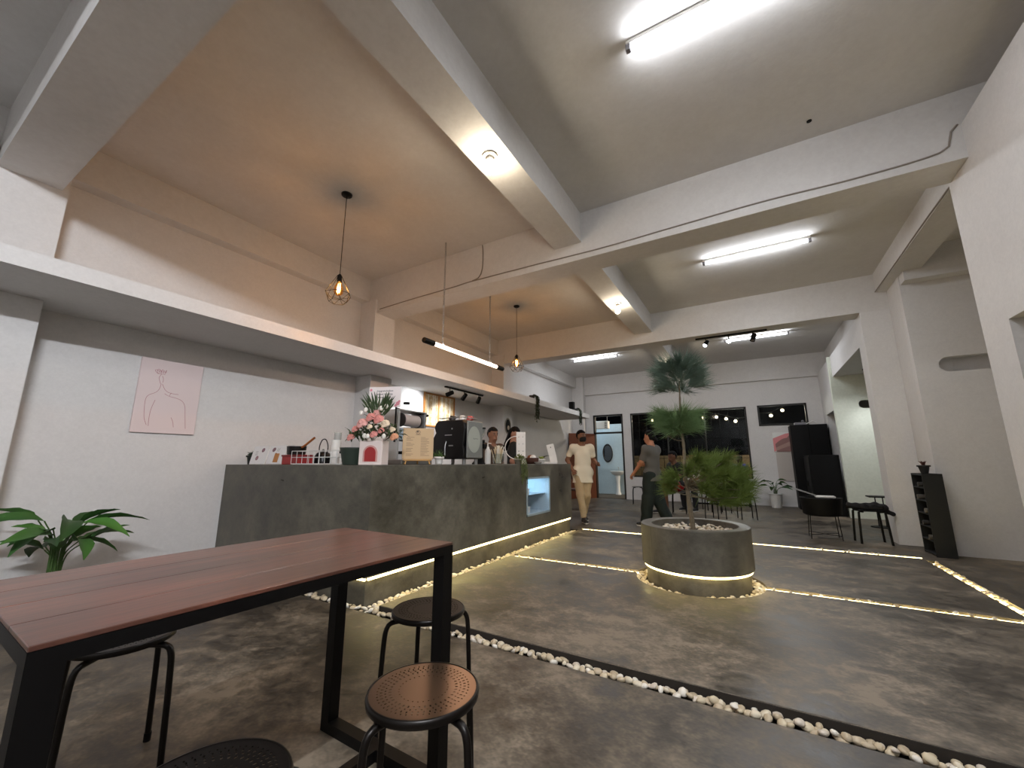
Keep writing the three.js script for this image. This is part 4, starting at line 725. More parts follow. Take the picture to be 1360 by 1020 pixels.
// flower arrangement
{
  const t = thing('flower_arrangement', 'pink and cream flower arrangement in a white box with a red arch', 'flowers', [-2.79, CT, -2.42], .35);
  const bx = mesh('flower_box', rbox(.21, .2, .12, .006, 0, .1, 0), std(0xe6d6cf, .6), t);
  const arch = new THREE.Shape(); arch.moveTo(-.05, 0); arch.lineTo(.05, 0); arch.lineTo(.05, .07); arch.absarc(0, .07, .05, 0, Math.PI, false); arch.lineTo(-.05, 0);
  mesh('arch_panel', extr(arch, .004).translate(0, .03, .06), std(0x9e2b2b, .6), bx);
  const ring = new THREE.Shape(); ring.moveTo(-.066, 0); ring.lineTo(.066, 0); ring.lineTo(.066, .07); ring.absarc(0, .07, .066, 0, Math.PI, false); ring.lineTo(-.066, 0);
  mesh('arch_border', extr(ring, .002).translate(0, .028, .06), std(0xcf9c94, .6), bx);
  reseed(17); const g1 = [];
  for (let i = 0; i < 190; i++) { const a = rnd() * 6.283, r = .2 * Math.sqrt(rnd()), y = .23 + rr(0, .22) * (1 - r / .26); g1.push(leafGeo(rr(.05, .09), .024, .4, .2, 4).rotateX(rr(-1.2, .6)).rotateY(rr(0, 6.28)).translate(r * Math.cos(a) * 1.15, y, r * Math.sin(a) * .55)); }
  for (let i = 0; i < 60; i++) { const a = rr(-.8, .8); g1.push(leafGeo(rr(.1, .17), .016, .15, .2, 4).rotateX(-Math.PI / 2 + rr(-.3, .3)).rotateZ(a).translate(-a * .09, rr(.41, .5), rr(-.03, .03))); }
  tagStuff(mesh('foliage', g1, leafMat(0x3d4f2e), t));
  const petal = (c) => std(c, .7);
  const bloom = (x, y, z, s, m) => { const q = []; for (let i = 0; i < 14; i++) { const k = i / 14, a = i * 2.4, o = .35 + .5 * k; q.push(ball(.5, 0, 0, 0, 1, 1, .28, 8).rotateX(-.5 - .7 * k).translate(0, .1 - .15 * k, o * .62).rotateY(a)); } q.push(ball(.42, 0, .05, 0, 1, 1, 1, 8)); mesh('bloom', merge(q).scale(s, s, s).rotateX(.9).translate(x, y, z), m, t); };
  const pk = petal(0xd98d84), pk2 = petal(0xe2a59c), cr = petal(0xe8d3b6), pe = petal(0xdc9c78);
  [[-.02, .41, .06, .052, pk], [.06, .39, .07, .055, pk], [-.09, .36, .07, .06, pk2], [.12, .35, .07, .05, cr], [-.16, .31, .05, .042, pk], [.1, .29, .09, .036, pk], [.04, .26, .1, .042, pk], [-.2, .24, .05, .042, pk], [.2, .24, .05, .045, pe], [.18, .3, .05, .035, cr], [.0, .32, .1, .03, cr], [.0, .45, .0, .045, pk2]].forEach((b) => bloom(...b));
  for (const [x, y, z] of [[-.04, .24, .1], [-.01, .235, .1], [.13, .235, .09], [-.12, .44, .04], [.06, .48, .03], [-.09, .47, .02], [.09, .5, 0], [.02, .54, 0], [-.05, .52, .01]]) mesh('bud', ball(.018, x, y, z, 1, 1.3, 1, 8), std(0xf0ece2, .6), t);
}
{
  const tex = canvasTex(512, 300, (c, W, h) => { c.fillStyle = '#f1e6e3'; c.fillRect(0, 0, W, h); c.fillStyle = '#d88a94'; for (const [x, y, r] of [[470, 250, 30], [440, 278, 20], [492, 220, 18], [30, 40, 20]]) { c.beginPath(); c.arc(x, y, r, 0, 6.3); c.fill(); } c.fillStyle = '#5a5456'; c.textAlign = 'center'; c.font = 'bold 34px sans-serif'; c.fillText('Congratulations', W / 2, 70); c.fillText('Grand Opening', W / 2, 118); c.fillText('Warm Wishes', W / 2, 166); c.font = 'italic 36px serif'; c.fillText('~ ~~~~~~ ~~~~ ~', W / 2, 236); });
  const t = thing('greeting_card', 'white greeting card with dark lines of text standing above the flowers', 'card', [-2.8, CT + .48, -2.5], .35);
  mesh('card', rbox(.31, .185, .004, .0015, .01, .115, 0), paper, t); mesh('print', new THREE.PlaneGeometry(.306, .181).translate(.01, .115, .0028), new THREE.MeshStandardMaterial({ map: tex, roughness: .6 }), t); mesh('stick', bar([0, -.25, -.004], [0, .03, -.004], .003), std(0x6a8a4a, .6), t);
}
single('column_poster', box(.004, .36, .33), std(0xe4d9d6, .7), 'pale pink poster on the column behind the flowers', 'poster', [-4.655, 2.07, -4.06]);
// cup sealing machine with its film roll
{
  const t = thing('cup_sealer', 'tall grey cup sealing machine with a film roll and black levers', 'machine', [-3.1, CT, -3.1], 0), g = std(0x8d8c8a, .4, .4), lg = std(0xb9b8b5, .4, .3);
  mesh('base', rbox(.34, .05, .44, .01, 0, .025, 0), g, t);
  for (const s of [-1, 1]) mesh('side_plate', rbox(.2, .5, .03, .006, -.02, .29, s * .19), s > 0 ? lg : g, t);
  mesh('head', rbox(.24, .12, .35, .012, -.02, .3, 0), std(0x93a3b0, .4), t);
  mesh('film_roll', cyl(.062, .062, .22, 0, 0, 0, 28).rotateX(Math.PI / 2).translate(.03, .45, .0), std(0xb9aaa2, .5), t);
  for (const s of [-1, 1]) mesh('roll_disc', cyl(.07, .07, .01, 0, 0, 0, 28).rotateX(Math.PI / 2).translate(.03, .45, s * .12), std(0x35302e, .5), t);
  mesh('lever', [bar([.06, .22, .22], [.06, .62, .22], .009), cyl(.016, .014, .11, .06, .62, .22, 14)], M.blackMetal, t);
  mesh('cross_handle', [bar([.02, .56, .18], [.02, .53, -.26], .01), cyl(.015, .015, .08, 0, 0, 0, 12).rotateX(Math.PI / 2).translate(.02, .532, -.25)], M.blackMetal, t);
  mesh('cup_tray', rbox(.16, .03, .18, .01, .05, .12, 0), M.blackMatte, t);
  mesh('top_plate', rbox(.22, .012, .4, .004, -.02, .546, 0), lg, t);
}
{ const t = thing('glass_bottle', 'clear glass bottle with a dark stopper on top of the cup sealer', 'bottle', [-3.12, CT + .552, -3.1]); mesh('body', lathe([[.001, 0], [.03, 0], [.033, .005], [.033, .09], [.012, .125], [.011, .16], [.001, .16]], 22), clear, t); mesh('band', cyl(.034, .034, .02, 0, .085, 0, 20), M.blackMatte, t); }
{ // menu board on a small easel
  const tex = canvasTex(360, 420, (c, W, h) => { c.fillStyle = '#c3a57c'; c.fillRect(0, 0, W, h); c.strokeStyle = '#4a3b2a'; c.fillStyle = '#4a3b2a'; c.lineWidth = 5; c.beginPath(); c.arc(W / 2 - 6, 52, 24, 0, 6.3); c.stroke(); c.beginPath(); c.arc(W / 2 - 10, 46, 12, 0, 6.3); c.fill(); c.fillRect(W / 2 - 32, 84, 56, 6); c.fillStyle = '#7a6548'; reseed(3); for (let k = 0; k < 2; k++) for (let i = 0; i < 14; i++) { if (k === 0 && i % 4 === 3) continue; c.fillRect(40 + k * 170, 124 + i * 19, 50 + rnd() * 60, 5); } });
  const t = thing('menu_board', 'tan menu board with a round emblem on a small wooden easel', 'menu board', [-2.77, CT, -2.93], .75), w = std(0xb98f56, .6);
  printed(t, 'menu', .29, .3, tex, [0, .052, .02], -.16, std(0xb0956c, .7));
  mesh('ledge', rbox(.26, .018, .035, .004, 0, .045, .03), w, t);
  for (const s of [-1, 1]) mesh('leg', bar([s * .1, .05, .03], [s * .115, .006, .05], .008), w, t);
  mesh('rear_leg', bar([0, .25, -.03], [0, .008, -.12], .008), w, t); mesh('leg_brace', bar([-.1, .04, .03], [.1, .04, .03], .006), w, t);
}
function grassPot(name, label, pos, potMat, r, h, blades, len, hex) { const t = thing(name, label, 'plant', pos); mesh('pot', potGeo(r * .8, r, h), potMat, t); const l = []; for (let i = 0; i < blades; i++) l.push(leafGeo(len * rr(.6, 1.1), .007, .5, .2, 4).rotateX(-1.2 + rr(-.5, .45)).rotateY(rr(0, 6.28)).translate(rr(-r, r) * .6, h - .03, rr(-r, r) * .6)); tagStuff(mesh('grass', l, leafMat(hex), t)); return t; }
reseed(61);
grassPot('grass_pot', 'small white pot of green grass between menu board and coffee machine', [-2.78, CT, -3.25], ceramic, .042, .08, 70, .1, 0x4a6b2c);
// espresso machine
{
  const t = thing('espresso_machine', 'big black espresso machine with a grey side panel on the counter', 'coffee machine', [-2.97, CT, -3.82]);
  const prof = [[-.2, .06], [.2, .06], [.21, .1], [.205, .18], [.19, .2], [.2, .26], [.215, .4], [.2, .46], [.16, .5], [-.18, .5], [-.215, .47], [-.235, .42], [-.21, .36], [-.25, .3], [-.29, .2], [-.28, .1]];
  mesh('body', extr(shapeXY(prof), .3, { bevelEnabled: true, bevelThickness: .012, bevelSize: .012, bevelOffset: -.012, bevelSegments: 2 }).translate(0, 0, -.14), std(0x0c0c0e, .38), t);
  const side = mesh('side_panel', rbox(.022, .42, .3, .012, .222, .28, -.005), std(0x8b8c88, .4, .4), t);
  mesh('panel_disc', cyl(.15, .15, .006, 0, 0, 0, 36).rotateZ(Math.PI / 2).scale(1, 1, .8).translate(.232, .28, .02), std(0xb3b6ad, .4, .3), side);
  const tex = canvasTex(256, 64, (c, W, h) => { c.fillStyle = '#b3b6ad'; c.fillRect(0, 0, W, h); c.fillStyle = '#4b4d48'; c.font = 'italic 46px serif'; c.fillText('Espresso', 20, 46); });
  mesh('name_print', new THREE.PlaneGeometry(.14, .035).rotateY(Math.PI / 2).translate(.2362, .29, -.01), new THREE.MeshStandardMaterial({ map: tex, roughness: .5 }), side);
  for (const x of [-.17, .17]) for (const z of [-.11, .12]) mesh('foot', cyl(.022, .02, .06, x, .03, z, 14), M.steel, t);
  mesh('drip_tray', rbox(.1, .03, .28, .008, -.24, .085, 0), M.steel, t);
  mesh('group_head', [cyl(.035, .035, .07, -.25, .26, .06, 18), cyl(.035, .035, .07, -.25, .26, -.08, 18)], M.steel, t);
  mesh('cup_rail', polyline([[-.18, .53, .15], [.16, .53, .15], [.16, .53, -.14], [-.18, .53, -.14], [-.18, .53, .15]], .005, 6), M.steel, t);
  mesh('steam_wand', tube([[-.05, .26, .17], [-.05, .2, .19], [-.04, .1, .2]], .006, 14, 7), M.steel, t);
  mesh('front_badge', [box(.1, .01, .004, -.02, .33, .174), box(.06, .014, .004, .02, .21, .174), ball(.01, .03, .4, .172)], M.steel, t);
}
for (const [dx, dz, hex, l] of [[.06, .02, 0xe6e2dc, 'white cup upturned on the espresso machine'], [.1, -.07, 0xc05a58, 'red cup upturned on the espresso machine'], [-.06, .06, 0x2a2624, 'dark cup upturned on the espresso machine']]) { const t = thing('coffee_cup', l, 'cup', [-2.97 + dx, CT + .514, -3.82 + dz]); mesh('cup', lathe([[.04, 0], [.038, .02], [.026, .05], [.001, .052]], 20), std(hex, .35), t); mesh('handle', new THREE.TorusGeometry(.014, .004, 6, 12).translate(.042, .025, 0), std(hex, .35), t); }
{ const t = thing('coffee_grinder', 'black coffee grinder with a clear hopper beside the espresso machine', 'grinder', [-2.95, CT, -4.2]); mesh('body', lathe([[.001, 0], [.08, 0], [.085, .01], [.06, .04], [.055, .24], [.075, .27], [.075, .3], [.001, .3]], 26), M.blackMatte, t); mesh('hopper', lathe([[.03, .3], [.075, .38], [.08, .44], [.076, .44], [.03, .31]], 26), clear, t); mesh('lid', cyl(.083, .083, .012, 0, .446, 0, 26), M.blackMatte, t); mesh('chute', rbox(.05, .06, .07, .01, .075, .22, 0), M.blackMatte, t); }
{ const t = thing('straw_tub', 'clear tub full of cream straws and stirrers on the counter', 'tub', [-2.8, CT, -4.42]); mesh('tub', lathe([[.001, .004], [.065, .002], [.068, .006], [.075, .13], [.072, .13], [.065, .01], [.001, .01]], 26), clear, t); reseed(44); for (let i = 0; i < 26; i++) { const a = rnd() * 6.283, r = .045 * Math.sqrt(rnd()), tx = rr(-.05, .05), tz = rr(-.06, .06); mesh('straw', bar([r * Math.cos(a), .012, r * Math.sin(a)], [r * Math.cos(a) + tx, .21 + rr(-.03, .03), r * Math.sin(a) + tz], .0055, 6), [std(0xe4d6bd, .6), std(0xd2bd98, .6), std(0xefe9de, .6)][i % 3], t); } }
{ const t = thing('sauce_bottle', 'white pump bottle beside the straw tub', 'bottle', [-2.95, CT, -4.4]); mesh('body', lathe([[.001, 0], [.035, 0], [.038, .006], [.038, .17], [.02, .2], [.018, .22], [.001, .22]], 20), ceramic, t); mesh('pump', [cyl(.008, .008, .05, 0, .245, 0, 10), bar([0, .268, 0], [.05, .262, 0], .006)], ceramic, t); }
{ // white display stand with holes and a hoop
  const t = thing('display_stand', 'white upright display board with pin holes and a wire hoop on the counter', 'display stand', [-2.84, CT, -5.08], .5);
  const holes = []; for (let j = 0; j < 4; j++) for (let i = 0; i < 2; i++) { const cx = -.03 + i * .06, cy = .08 + j * .1, q = []; for (let k = 0; k < 8; k++) { const a = -k / 8 * 6.283; q.push([cx + .007 * Math.cos(a), cy + .007 * Math.sin(a)]); } holes.push(q); }
  mesh('board', extr(shapeXY(rectPts(-.065, .065, .012, .45), holes), .025).translate(0, 0, -.012), ceramic, t);
  mesh('foot', rbox(.14, .014, .14, .004, 0, .007, 0), ceramic, t);
  mesh('hoop', new THREE.TorusGeometry(.16, .006, 8, 40, Math.PI).rotateZ(Math.PI / 2).translate(-.064, .23, 0), ceramic, t);
}
{ // trailing plant over the counter front
  reseed(71); const t = thing('trailing_pot_plant', 'light green trailing plant hanging over the counter front above the fridge', 'plant', [-2.735, CT, -4.82]);
  mesh('pot', potGeo(.04, .05, .07), std(0x6d6a5c, .6), t); const l = [];
  for (let k = 0; k < 9; k++) { const z = -.07 + k * .018 * 1.0, len = rr(.15, .3), pts = [[0, .06, 0], [.05, .11, z * .6], [.085, .04, z], [.096, -len * .5, z * 1.15], [.094, -len, z * 1.2]]; mesh('stem', tube(pts, .0022, 18, 5), std(0x5b6a33, .7), t); const c = new THREE.CatmullRomCurve3(pts.map((q) => V3(...q))); for (let i = 2; i < 26; i++) { const p = c.getPointAt(i / 26); l.push(leafGeo(.022, .015, .4, .2, 3).rotateX(rr(-.4, .9)).rotateY(rr(0, 6.28)).translate(p.x, p.y, p.z)); } }
  for (let i = 0; i < 60; i++) l.push(leafGeo(.03, .016, .4, .2, 3).rotateX(rr(-1.3, .2)).rotateY(rr(0, 6.28)).translate(rr(-.03, .05), rr(.06, .12), rr(-.05, .05)));
  tagStuff(mesh('leaves', l, leafMat(0x6f7a3c), t));
}
{ const t = thing('round_basket', 'round brown basket with a white napkin on the counter near its end', 'basket', [-2.86, CT, -5.45]); mesh('basket', lathe([[.001, 0], [.07, 0], [.095, .04], [.1, .09], [.092, .09], [.085, .045], [.001, .012]], 26), std(0x4b2c22, .7), t); mesh('napkin', ball(1, .03, .09, .02, .05, .045, .04, 12), ceramic, t); mesh('bun', ball(1, -.03, .095, -.02, .055, .04, .05, 12), std(0x7d4a32, .7), t); }
{ const t = thing('white_bowl', 'small shallow white bowl before the brown basket', 'bowl', [-2.73, CT, -5.4]); mesh('bowl', lathe([[.001, .004], [.03, .002], [.06, .028], [.062, .03], [.058, .03], [.028, .008], [.001, .008]], 24), ceramic, t); }
{ const t = thing('leafy_cup', 'pale green succulent with one big dark leaf in a white cup near the counter end', 'plant', [-2.84, CT, -5.72]); mesh('pot', potGeo(.045, .055, .075), ceramic, t); for (let i = 0; i < 12; i++) { const l = mesh('leaf', leafGeo(.08, .045, .3, .3, 4), leafMat(0xa3b564), t); l.position.set(0, .05, 0); l.rotation.order = 'YXZ'; l.rotation.set(-.9 - .5 * ((i * 5) % 3) / 3, i * 2.4, 0); } const d = mesh('dark_leaf', leafGeo(.2, .06, .5, .2, 6), leafMat(0x20261c), t); d.position.set(0, .07, -.02); d.rotation.order = 'YXZ'; d.rotation.set(-.6, 2.9, 0); }
{ const t = thing('sign_holder', 'white slanted card holder with a long base at the counter end', 'sign', [-2.84, CT, -6.13], .55); const o = new THREE.Group(); o.name = 'card'; o.position.set(.03, .012, 0); o.rotation.z = .22; t.add(o); mesh('sheet', rbox(.12, .31, .014, .003, 0, .155, 0), ceramic, o); mesh('mark', box(.014, .02, .002, 0, .26, .008), std(0x6a6660, .6), o); mesh('base', rbox(.26, .035, .12, .006, -.06, .0175, 0), ceramic, t); }
{ const t = thing('white_fridge', 'plain white fridge standing against the wall behind the bar', 'fridge', [-4.66, 0, -4.86]); mesh('body', rbox(.54, 1.62, .62, .02, 0, .81, 0), std(0xdfe4e8, .4), t); mesh('door', rbox(.03, 1.5, .6, .012, .285, .84, 0), std(0xe6ebef, .35), t); mesh('handle', bar([.315, .9, .24], [.315, 1.25, .24], .01), M.steel, t); }

// ================================================================ PEOPLE
// smooth surface of a distance field (surface nets)
function surface(f, lo, hi, cell) {
  const n = [0, 1, 2].map((k) => Math.ceil((hi[k] - lo[k]) / cell) + 1), [nx, ny, nz] = n, v = new Float32Array(nx * ny * nz), id = (i, j, k) => (k * ny + j) * nx + i;
  for (let k = 0; k < nz; k++) for (let j = 0; j < ny; j++) for (let i = 0; i < nx; i++) v[id(i, j, k)] = f(lo[0] + i * cell, lo[1] + j * cell, lo[2] + k * cell);
  const at = new Int32Array(nx * ny * nz).fill(-1), pos = [], idx = [];
  for (let k = 0; k < nz - 1; k++) for (let j = 0; j < ny - 1; j++) for (let i = 0; i < nx - 1; i++) {
    let m = 0, x = 0, y = 0, z = 0, c = 0;
    for (let q = 0; q < 8; q++) if (v[id(i + (q & 1), j + (q >> 1 & 1), k + (q >> 2))] < 0) m |= 1 << q;
    if (m === 0 || m === 255) continue;
    for (let a = 0; a < 8; a++) for (const b of [1, 2, 4]) { const e = a | b; if (e === a) continue; const A = m >> a & 1, B = m >> e & 1; if (A === B) continue; const va = v[id(i + (a & 1), j + (a >> 1 & 1), k + (a >> 2))], vb = v[id(i + (e & 1), j + (e >> 1 & 1), k + (e >> 2))], t = va / (va - vb); x += (a & 1) + (b === 1 ? t : 0); y += (a >> 1 & 1) + (b === 2 ? t : 0); z += (a >> 2) + (b === 4 ? t : 0); c++; }
    at[id(i, j, k)] = pos.length / 3; pos.push(lo[0] + (i + x / c) * cell, lo[1] + (j + y / c) * cell, lo[2] + (k + z / c) * cell);
  }
  const quad = (a, b, c, d, flip) => { if (a < 0 || b < 0 || c < 0 || d < 0) return; if (flip) idx.push(a, c, b, a, d, c); else idx.push(a, b, c, a, c, d); };
  for (let k = 1; k < nz - 1; k++) for (let j = 1; j < ny - 1; j++) for (let i = 1; i < nx - 1; i++) {
    const s = v[id(i, j, k)] < 0;
    if (s !== v[id(i + 1, j, k)] < 0) quad(at[id(i, j - 1, k - 1)], at[id(i, j, k - 1)], at[id(i, j, k)], at[id(i, j - 1, k)], !s);
    if (s !== v[id(i, j + 1, k)] < 0) quad(at[id(i - 1, j, k - 1)], at[id(i - 1, j, k)], at[id(i, j, k)], at[id(i, j, k - 1)], !s);
    if (s !== v[id(i, j, k + 1)] < 0) quad(at[id(i - 1, j - 1, k)], at[id(i, j - 1, k)], at[id(i, j, k)], at[id(i - 1, j, k)], !s);
  }
  const g = new THREE.BufferGeometry(); g.setAttribute('position', new THREE.Float32BufferAttribute(pos, 3)); g.setIndex(idx); g.computeVertexNormals(); return g;
}
const smin = (a, b, k) => { const h = Math.max(k - Math.abs(a - b), 0) / k; return Math.min(a, b) - h * h * k * .25; };
function cap(a, b, r0, r1, sz = 1) {                    // tapered capsule; sz < 1 flattens it front to back
  const dx = b[0] - a[0], dy = b[1] - a[1], dz = (b[2] - a[2]) / sz, L = dx * dx + dy * dy + dz * dz || 1e-9;
  return (x, y, z) => { const px = x - a[0], py = y - a[1], pz = (z - a[2]) / sz; let t = (px * dx + py * dy + pz * dz) / L; t = t < 0 ? 0 : t > 1 ? 1 : t; return (Math.hypot(px - t * dx, py - t * dy, pz - t * dz) - (r0 + (r1 - r0) * t)) * (sz < 1 ? (sz + 1) / 2 : 1); };
}
const ell = (c, r) => (x, y, z) => { const a = (x - c[0]) / r[0], b = (y - c[1]) / r[1], d = (z - c[2]) / r[2], q = Math.hypot(a, b, d); return q < 1e-6 ? -Math.min(...r) : (q - 1) * q / Math.hypot(a / r[0], b / r[1], d / r[2]); };
const union = (list, k) => (x, y, z) => { let d = list[0](x, y, z); for (let i = 1; i < list.length; i++) d = smin(d, list[i](x, y, z), k); return d; };
const lerp3 = (a, b, t) => [a[0] + (b[0] - a[0]) * t, a[1] + (b[1] - a[1]) * t, a[2] + (b[2] - a[2]) * t];
const sub3 = (a, b) => [a[0] - b[0], a[1] - b[1], a[2] - b[2]], len3 = (a) => Math.hypot(...a), nrm3 = (a) => { const l = len3(a) || 1; return a.map((v) => v / l); };
const cross3 = (a, b) => [a[1] * b[2] - a[2] * b[1], a[2] * b[0] - a[0] * b[2], a[0] * b[1] - a[1] * b[0]];
const addk = (a, b, k) => [a[0] + b[0] * k, a[1] + b[1] * k, a[2] + b[2] * k];
function bounds(pts, pad) { const lo = [9, 9, 9], hi = [-9, -9, -9]; for (const p of pts) for (let k = 0; k < 3; k++) { lo[k] = Math.min(lo[k], p[k] - pad); hi[k] = Math.max(hi[k], p[k] + pad); } return [lo, hi]; }
function handField(w, dir, side, curl) {                // w wrist, dir along the hand, side towards the thumb
  const D = nrm3(dir), N = nrm3(cross3(D, side)), S = nrm3(cross3(N, D)), P = (a, b, c) => addk(addk(addk(w, D, a), S, b), N, c), f = [];
  f.push(cap(P(.0, 0, 0), P(.03, 0, 0), .024, .026), cap(P(.03, .018, 0), P(.075, .026, 0), .017, .013), cap(P(.03, -.014, 0), P(.07, -.024, 0), .017, .012), cap(P(.03, 0, 0), P(.078, 0, 0), .018, .014));
  const fl = [.068, .075, .07, .056];
  [.03, .01, -.01, -.028].forEach((s, i) => { const a = P(.076, s, 0), b = P(.076 + fl[i] * .45, s * 1.1, curl * fl[i] * .35), c = P(.076 + fl[i] * (.9 - .45 * curl), s * 1.12, curl * fl[i] * .95); f.push(cap(a, b, .0085, .0078), cap(b, c, .0078, .006)); });
  f.push(cap(P(.02, .026, 0), P(.05, .05, curl * .02), .011, .0092), cap(P(.05, .05, curl * .02), P(.082, .056, curl * .035), .0092, .0072));
  return [union(f, .008), bounds([P(-.02, 0, 0), P(.16, .06, 0), P(.16, -.04, 0), P(.16, 0, .08), P(.05, .06, .03)], .03)];
}
// J: joints in the person's own frame (facing +z, left is +x)
function person(label, pos, turn, J, o) {
  const t = thing('person', label, 'person', pos, turn, o.group);
  const hd = J.head, fw = nrm3(J.look || [0, 0, 1]), rt = nrm3(cross3([0, 1, 0], fw)), up = cross3(fw, rt);
  const H3 = (a, b, c) => addk(addk(addk(hd, rt, a), up, b), fw, c);
  const inHead = (fn) => (x, y, z) => { const d = [x - hd[0], y - hd[1], z - hd[2]]; return fn(d[0] * rt[0] + d[1] * rt[1] + d[2] * rt[2], d[0] * up[0] + d[1] * up[1] + d[2] * up[2], d[0] * fw[0] + d[1] * fw[1] + d[2] * fw[2]); };
  const head = inHead(union([ell([0, .02, -.008], [.074, .098, .09]), ell([0, -.055, .028], [.05, .062, .056]), ell([.07, -.005, -.012], [.012, .03, .02]), ell([-.07, -.005, -.012], [.012, .03, .02]), cap([0, .012, .083], [0, -.022, .1], .009, .013), cap([-.018, -.055, .083], [.018, -.055, .083], .008, .008)], .022));
  const mid = lerp3(J.pelvis, J.chest, .5);
  const torso = (e) => [cap(J.hipR, J.hipL, .098 + e, .098 + e, .9), cap(J.pelvis, mid, .135 + e, .128 + e, .72), cap(mid, J.chest, .128 + e, .142 + e, .72), cap(lerp3(J.shR, J.chest, .25), lerp3(J.shL, J.chest, .25), .082 + e, .082 + e, .85)];
  const armU = (s, e, t1 = 1) => cap(J['sh' + s], lerp3(J['sh' + s], J['el' + s], t1), .05 + e, .05 - .012 * t1 + e);
  const legU = (s, e) => cap(J['hip' + s], J['kn' + s], .085 + e, .058 + e), legL = (s, e, t1 = 1) => cap(J['kn' + s], lerp3(J['kn' + s], J['an' + s], t1), .058 + e, .058 - .02 * t1 + e);
  const foot = (s, e) => union([cap(J['an' + s], addk(J['an' + s], [0, -1, 0], .035), .036 + e, .036 + e), cap(addk(J['an' + s], [0, -.045, 0], 1), addk(J['toe' + s], [0, 0, 0], 1), .034 + e, .028 + e)], .03);
  const fields = [...torso(0), cap(J.chest, J.neck, .07, .056), cap(J.neck, H3(0, -.03, -.012), .052, .05), head];
  for (const s of ['L', 'R']) fields.push(armU(s, 0), cap(J['el' + s], J['wr' + s], .038, .026), legU(s, 0), legL(s, 0), foot(s, -.004));
  const all = ['pelvis', 'chest', 'neck', 'head', 'shL', 'shR', 'elL', 'elR', 'wrL', 'wrR', 'hipL', 'hipR', 'knL', 'knR', 'anL', 'anR', 'toeL', 'toeR'].map((k) => J[k]);
  const [lo, hi] = bounds(all, .16), cell = o.cell || .014, parts = [surface(union(fields, .03), lo, hi, cell)];
  for (const s of ['L', 'R']) { const dir = (J.hand && J.hand[s]) || sub3(J['wr' + s], J['el' + s]); const thumb = (J.thumb && J.thumb[s]) || [0, .3, 1]; const [hf, [a, b]] = handField(J['wr' + s], dir, thumb, o.curl ?? .5); parts.push(surface(hf, a, b, o.handCell || .005)); }
  parts.push(surface(head, H3(0, 0, 0).map((v) => v - .13), H3(0, 0, 0).map((v) => v + .13), .007));
  const strip = (g) => { const q = g.toNonIndexed(); return flat(q); };
  mesh('body', merge(parts.map(strip)), std(o.skin || 0xa9765a, .6), t);
  // clothes
  const noise = (x, y, z) => .004 * Math.sin(x * 31 + y * 17) + .004 * Math.sin(y * 27 - z * 23) + .003 * Math.sin(z * 37 + x * 12 + y * 9);
  const hem = o.hem ?? .12, shirt = union([...torso(.018), armU('L', .014, o.sleeve ?? .72), armU('R', .014, o.sleeve ?? .72)], .03), hemY = J.pelvis[1] - hem;
  const neckCut = ell(addk(J.neck, [0, .015, .03], 1), [.078, .07, .085]);
  const flare = union([cap([.07, J.pelvis[1], J.pelvis[2]], [.075, J.pelvis[1] - hem - .1, J.pelvis[2]], .108, .122, .95), cap([-.07, J.pelvis[1], J.pelvis[2]], [-.075, J.pelvis[1] - hem - .1, J.pelvis[2]], .108, .122, .95), cap([0, J.pelvis[1], J.pelvis[2]], [0, J.pelvis[1] - hem - .1, J.pelvis[2]], .12, .125, .9)], .04);
  const shirtF = (x, y, z) => Math.max(smin(shirt(x, y, z), o.sit ? 9 : flare(x, y, z), .03) + noise(x, y, z), hemY - y, -neckCut(x, y, z));
  mesh('shirt', surface(shirtF, lo, [hi[0], J.neck[1] + .06, hi[2]], cell), std(o.shirt, .85), t);
  const loose = o.loose || .016, cuff = o.cuff ?? .9;
  const pants = union([cap(J.hipR, J.hipL, .108, .108, .9), cap(J.pelvis, addk(J.pelvis, [0, .04, 0], 1), .138, .132, .75), legU('L', loose), legU('R', loose), legL('L', loose + (o.flare || 0), cuff), legL('R', loose + (o.flare || 0), cuff)], .025);
  mesh('trousers', surface((x, y, z) => pants(x, y, z) + noise(x, y, z) * .8, lo, hi, cell), std(o.pants, .85), t);
  for (const s of ['L', 'R']) { const b = bounds([J['an' + s], J['toe' + s], addk(J['an' + s], [0, -.08, 0], 1)], .07), ff = foot(s, .008), y0 = Math.min(J['an' + s][1] - .08, J['toe' + s][1] - .034); const sh = mesh('shoe', surface((x, y, z) => Math.max(ff(x, y, z), y0 - y, y - J['an' + s][1] - .015), b[0], b[1], .008), std(o.shoe || 0x141414, .6), t); const sf = foot(s, .013); mesh('sole', surface((x, y, z) => Math.max(sf(x, y, z), y0 - y, y - y0 - .028), b[0], b[1], .008), std(o.sole || 0xd8d4cc, .6), sh); }
  // hair, mask, eyes
  const hairF = inHead((x, y, z) => Math.max(smin(ell([0, .03, -.014], [.085, .104, .1])(x, y, z), o.longHair ? union([cap([0, 0, -.05], [0, -.3, -.07], .075, .05), cap([.06, 0, -.02], [.06, -.25, -.03], .04, .03), cap([-.06, 0, -.02], [-.06, -.25, -.03], .04, .03)], .04)(x, y, z) : o.bun ? cap([0, -.02, -.09], [0, -.05, -.12], .035, .03)(x, y, z) : 9, .03) + .003 * Math.sin(x * 150) * Math.sin(y * 90 + z * 60), Math.min(.045 - y - z * .2 + (z < -.02 ? -9 : 0) , 9) * (z > -.02 ? 1 : 1), (z > .02 && y < .065) ? .05 : -9));
  mesh('hair', surface(hairF, H3(0, -.12, 0).map((v) => v - (o.longHair ? .3 : .17)), H3(0, 0, 0).map((v) => v + .18), .007), new THREE.MeshPhysicalMaterial({ color: o.hair || 0x050404, roughness: .75, specularIntensity: .4 }), t);
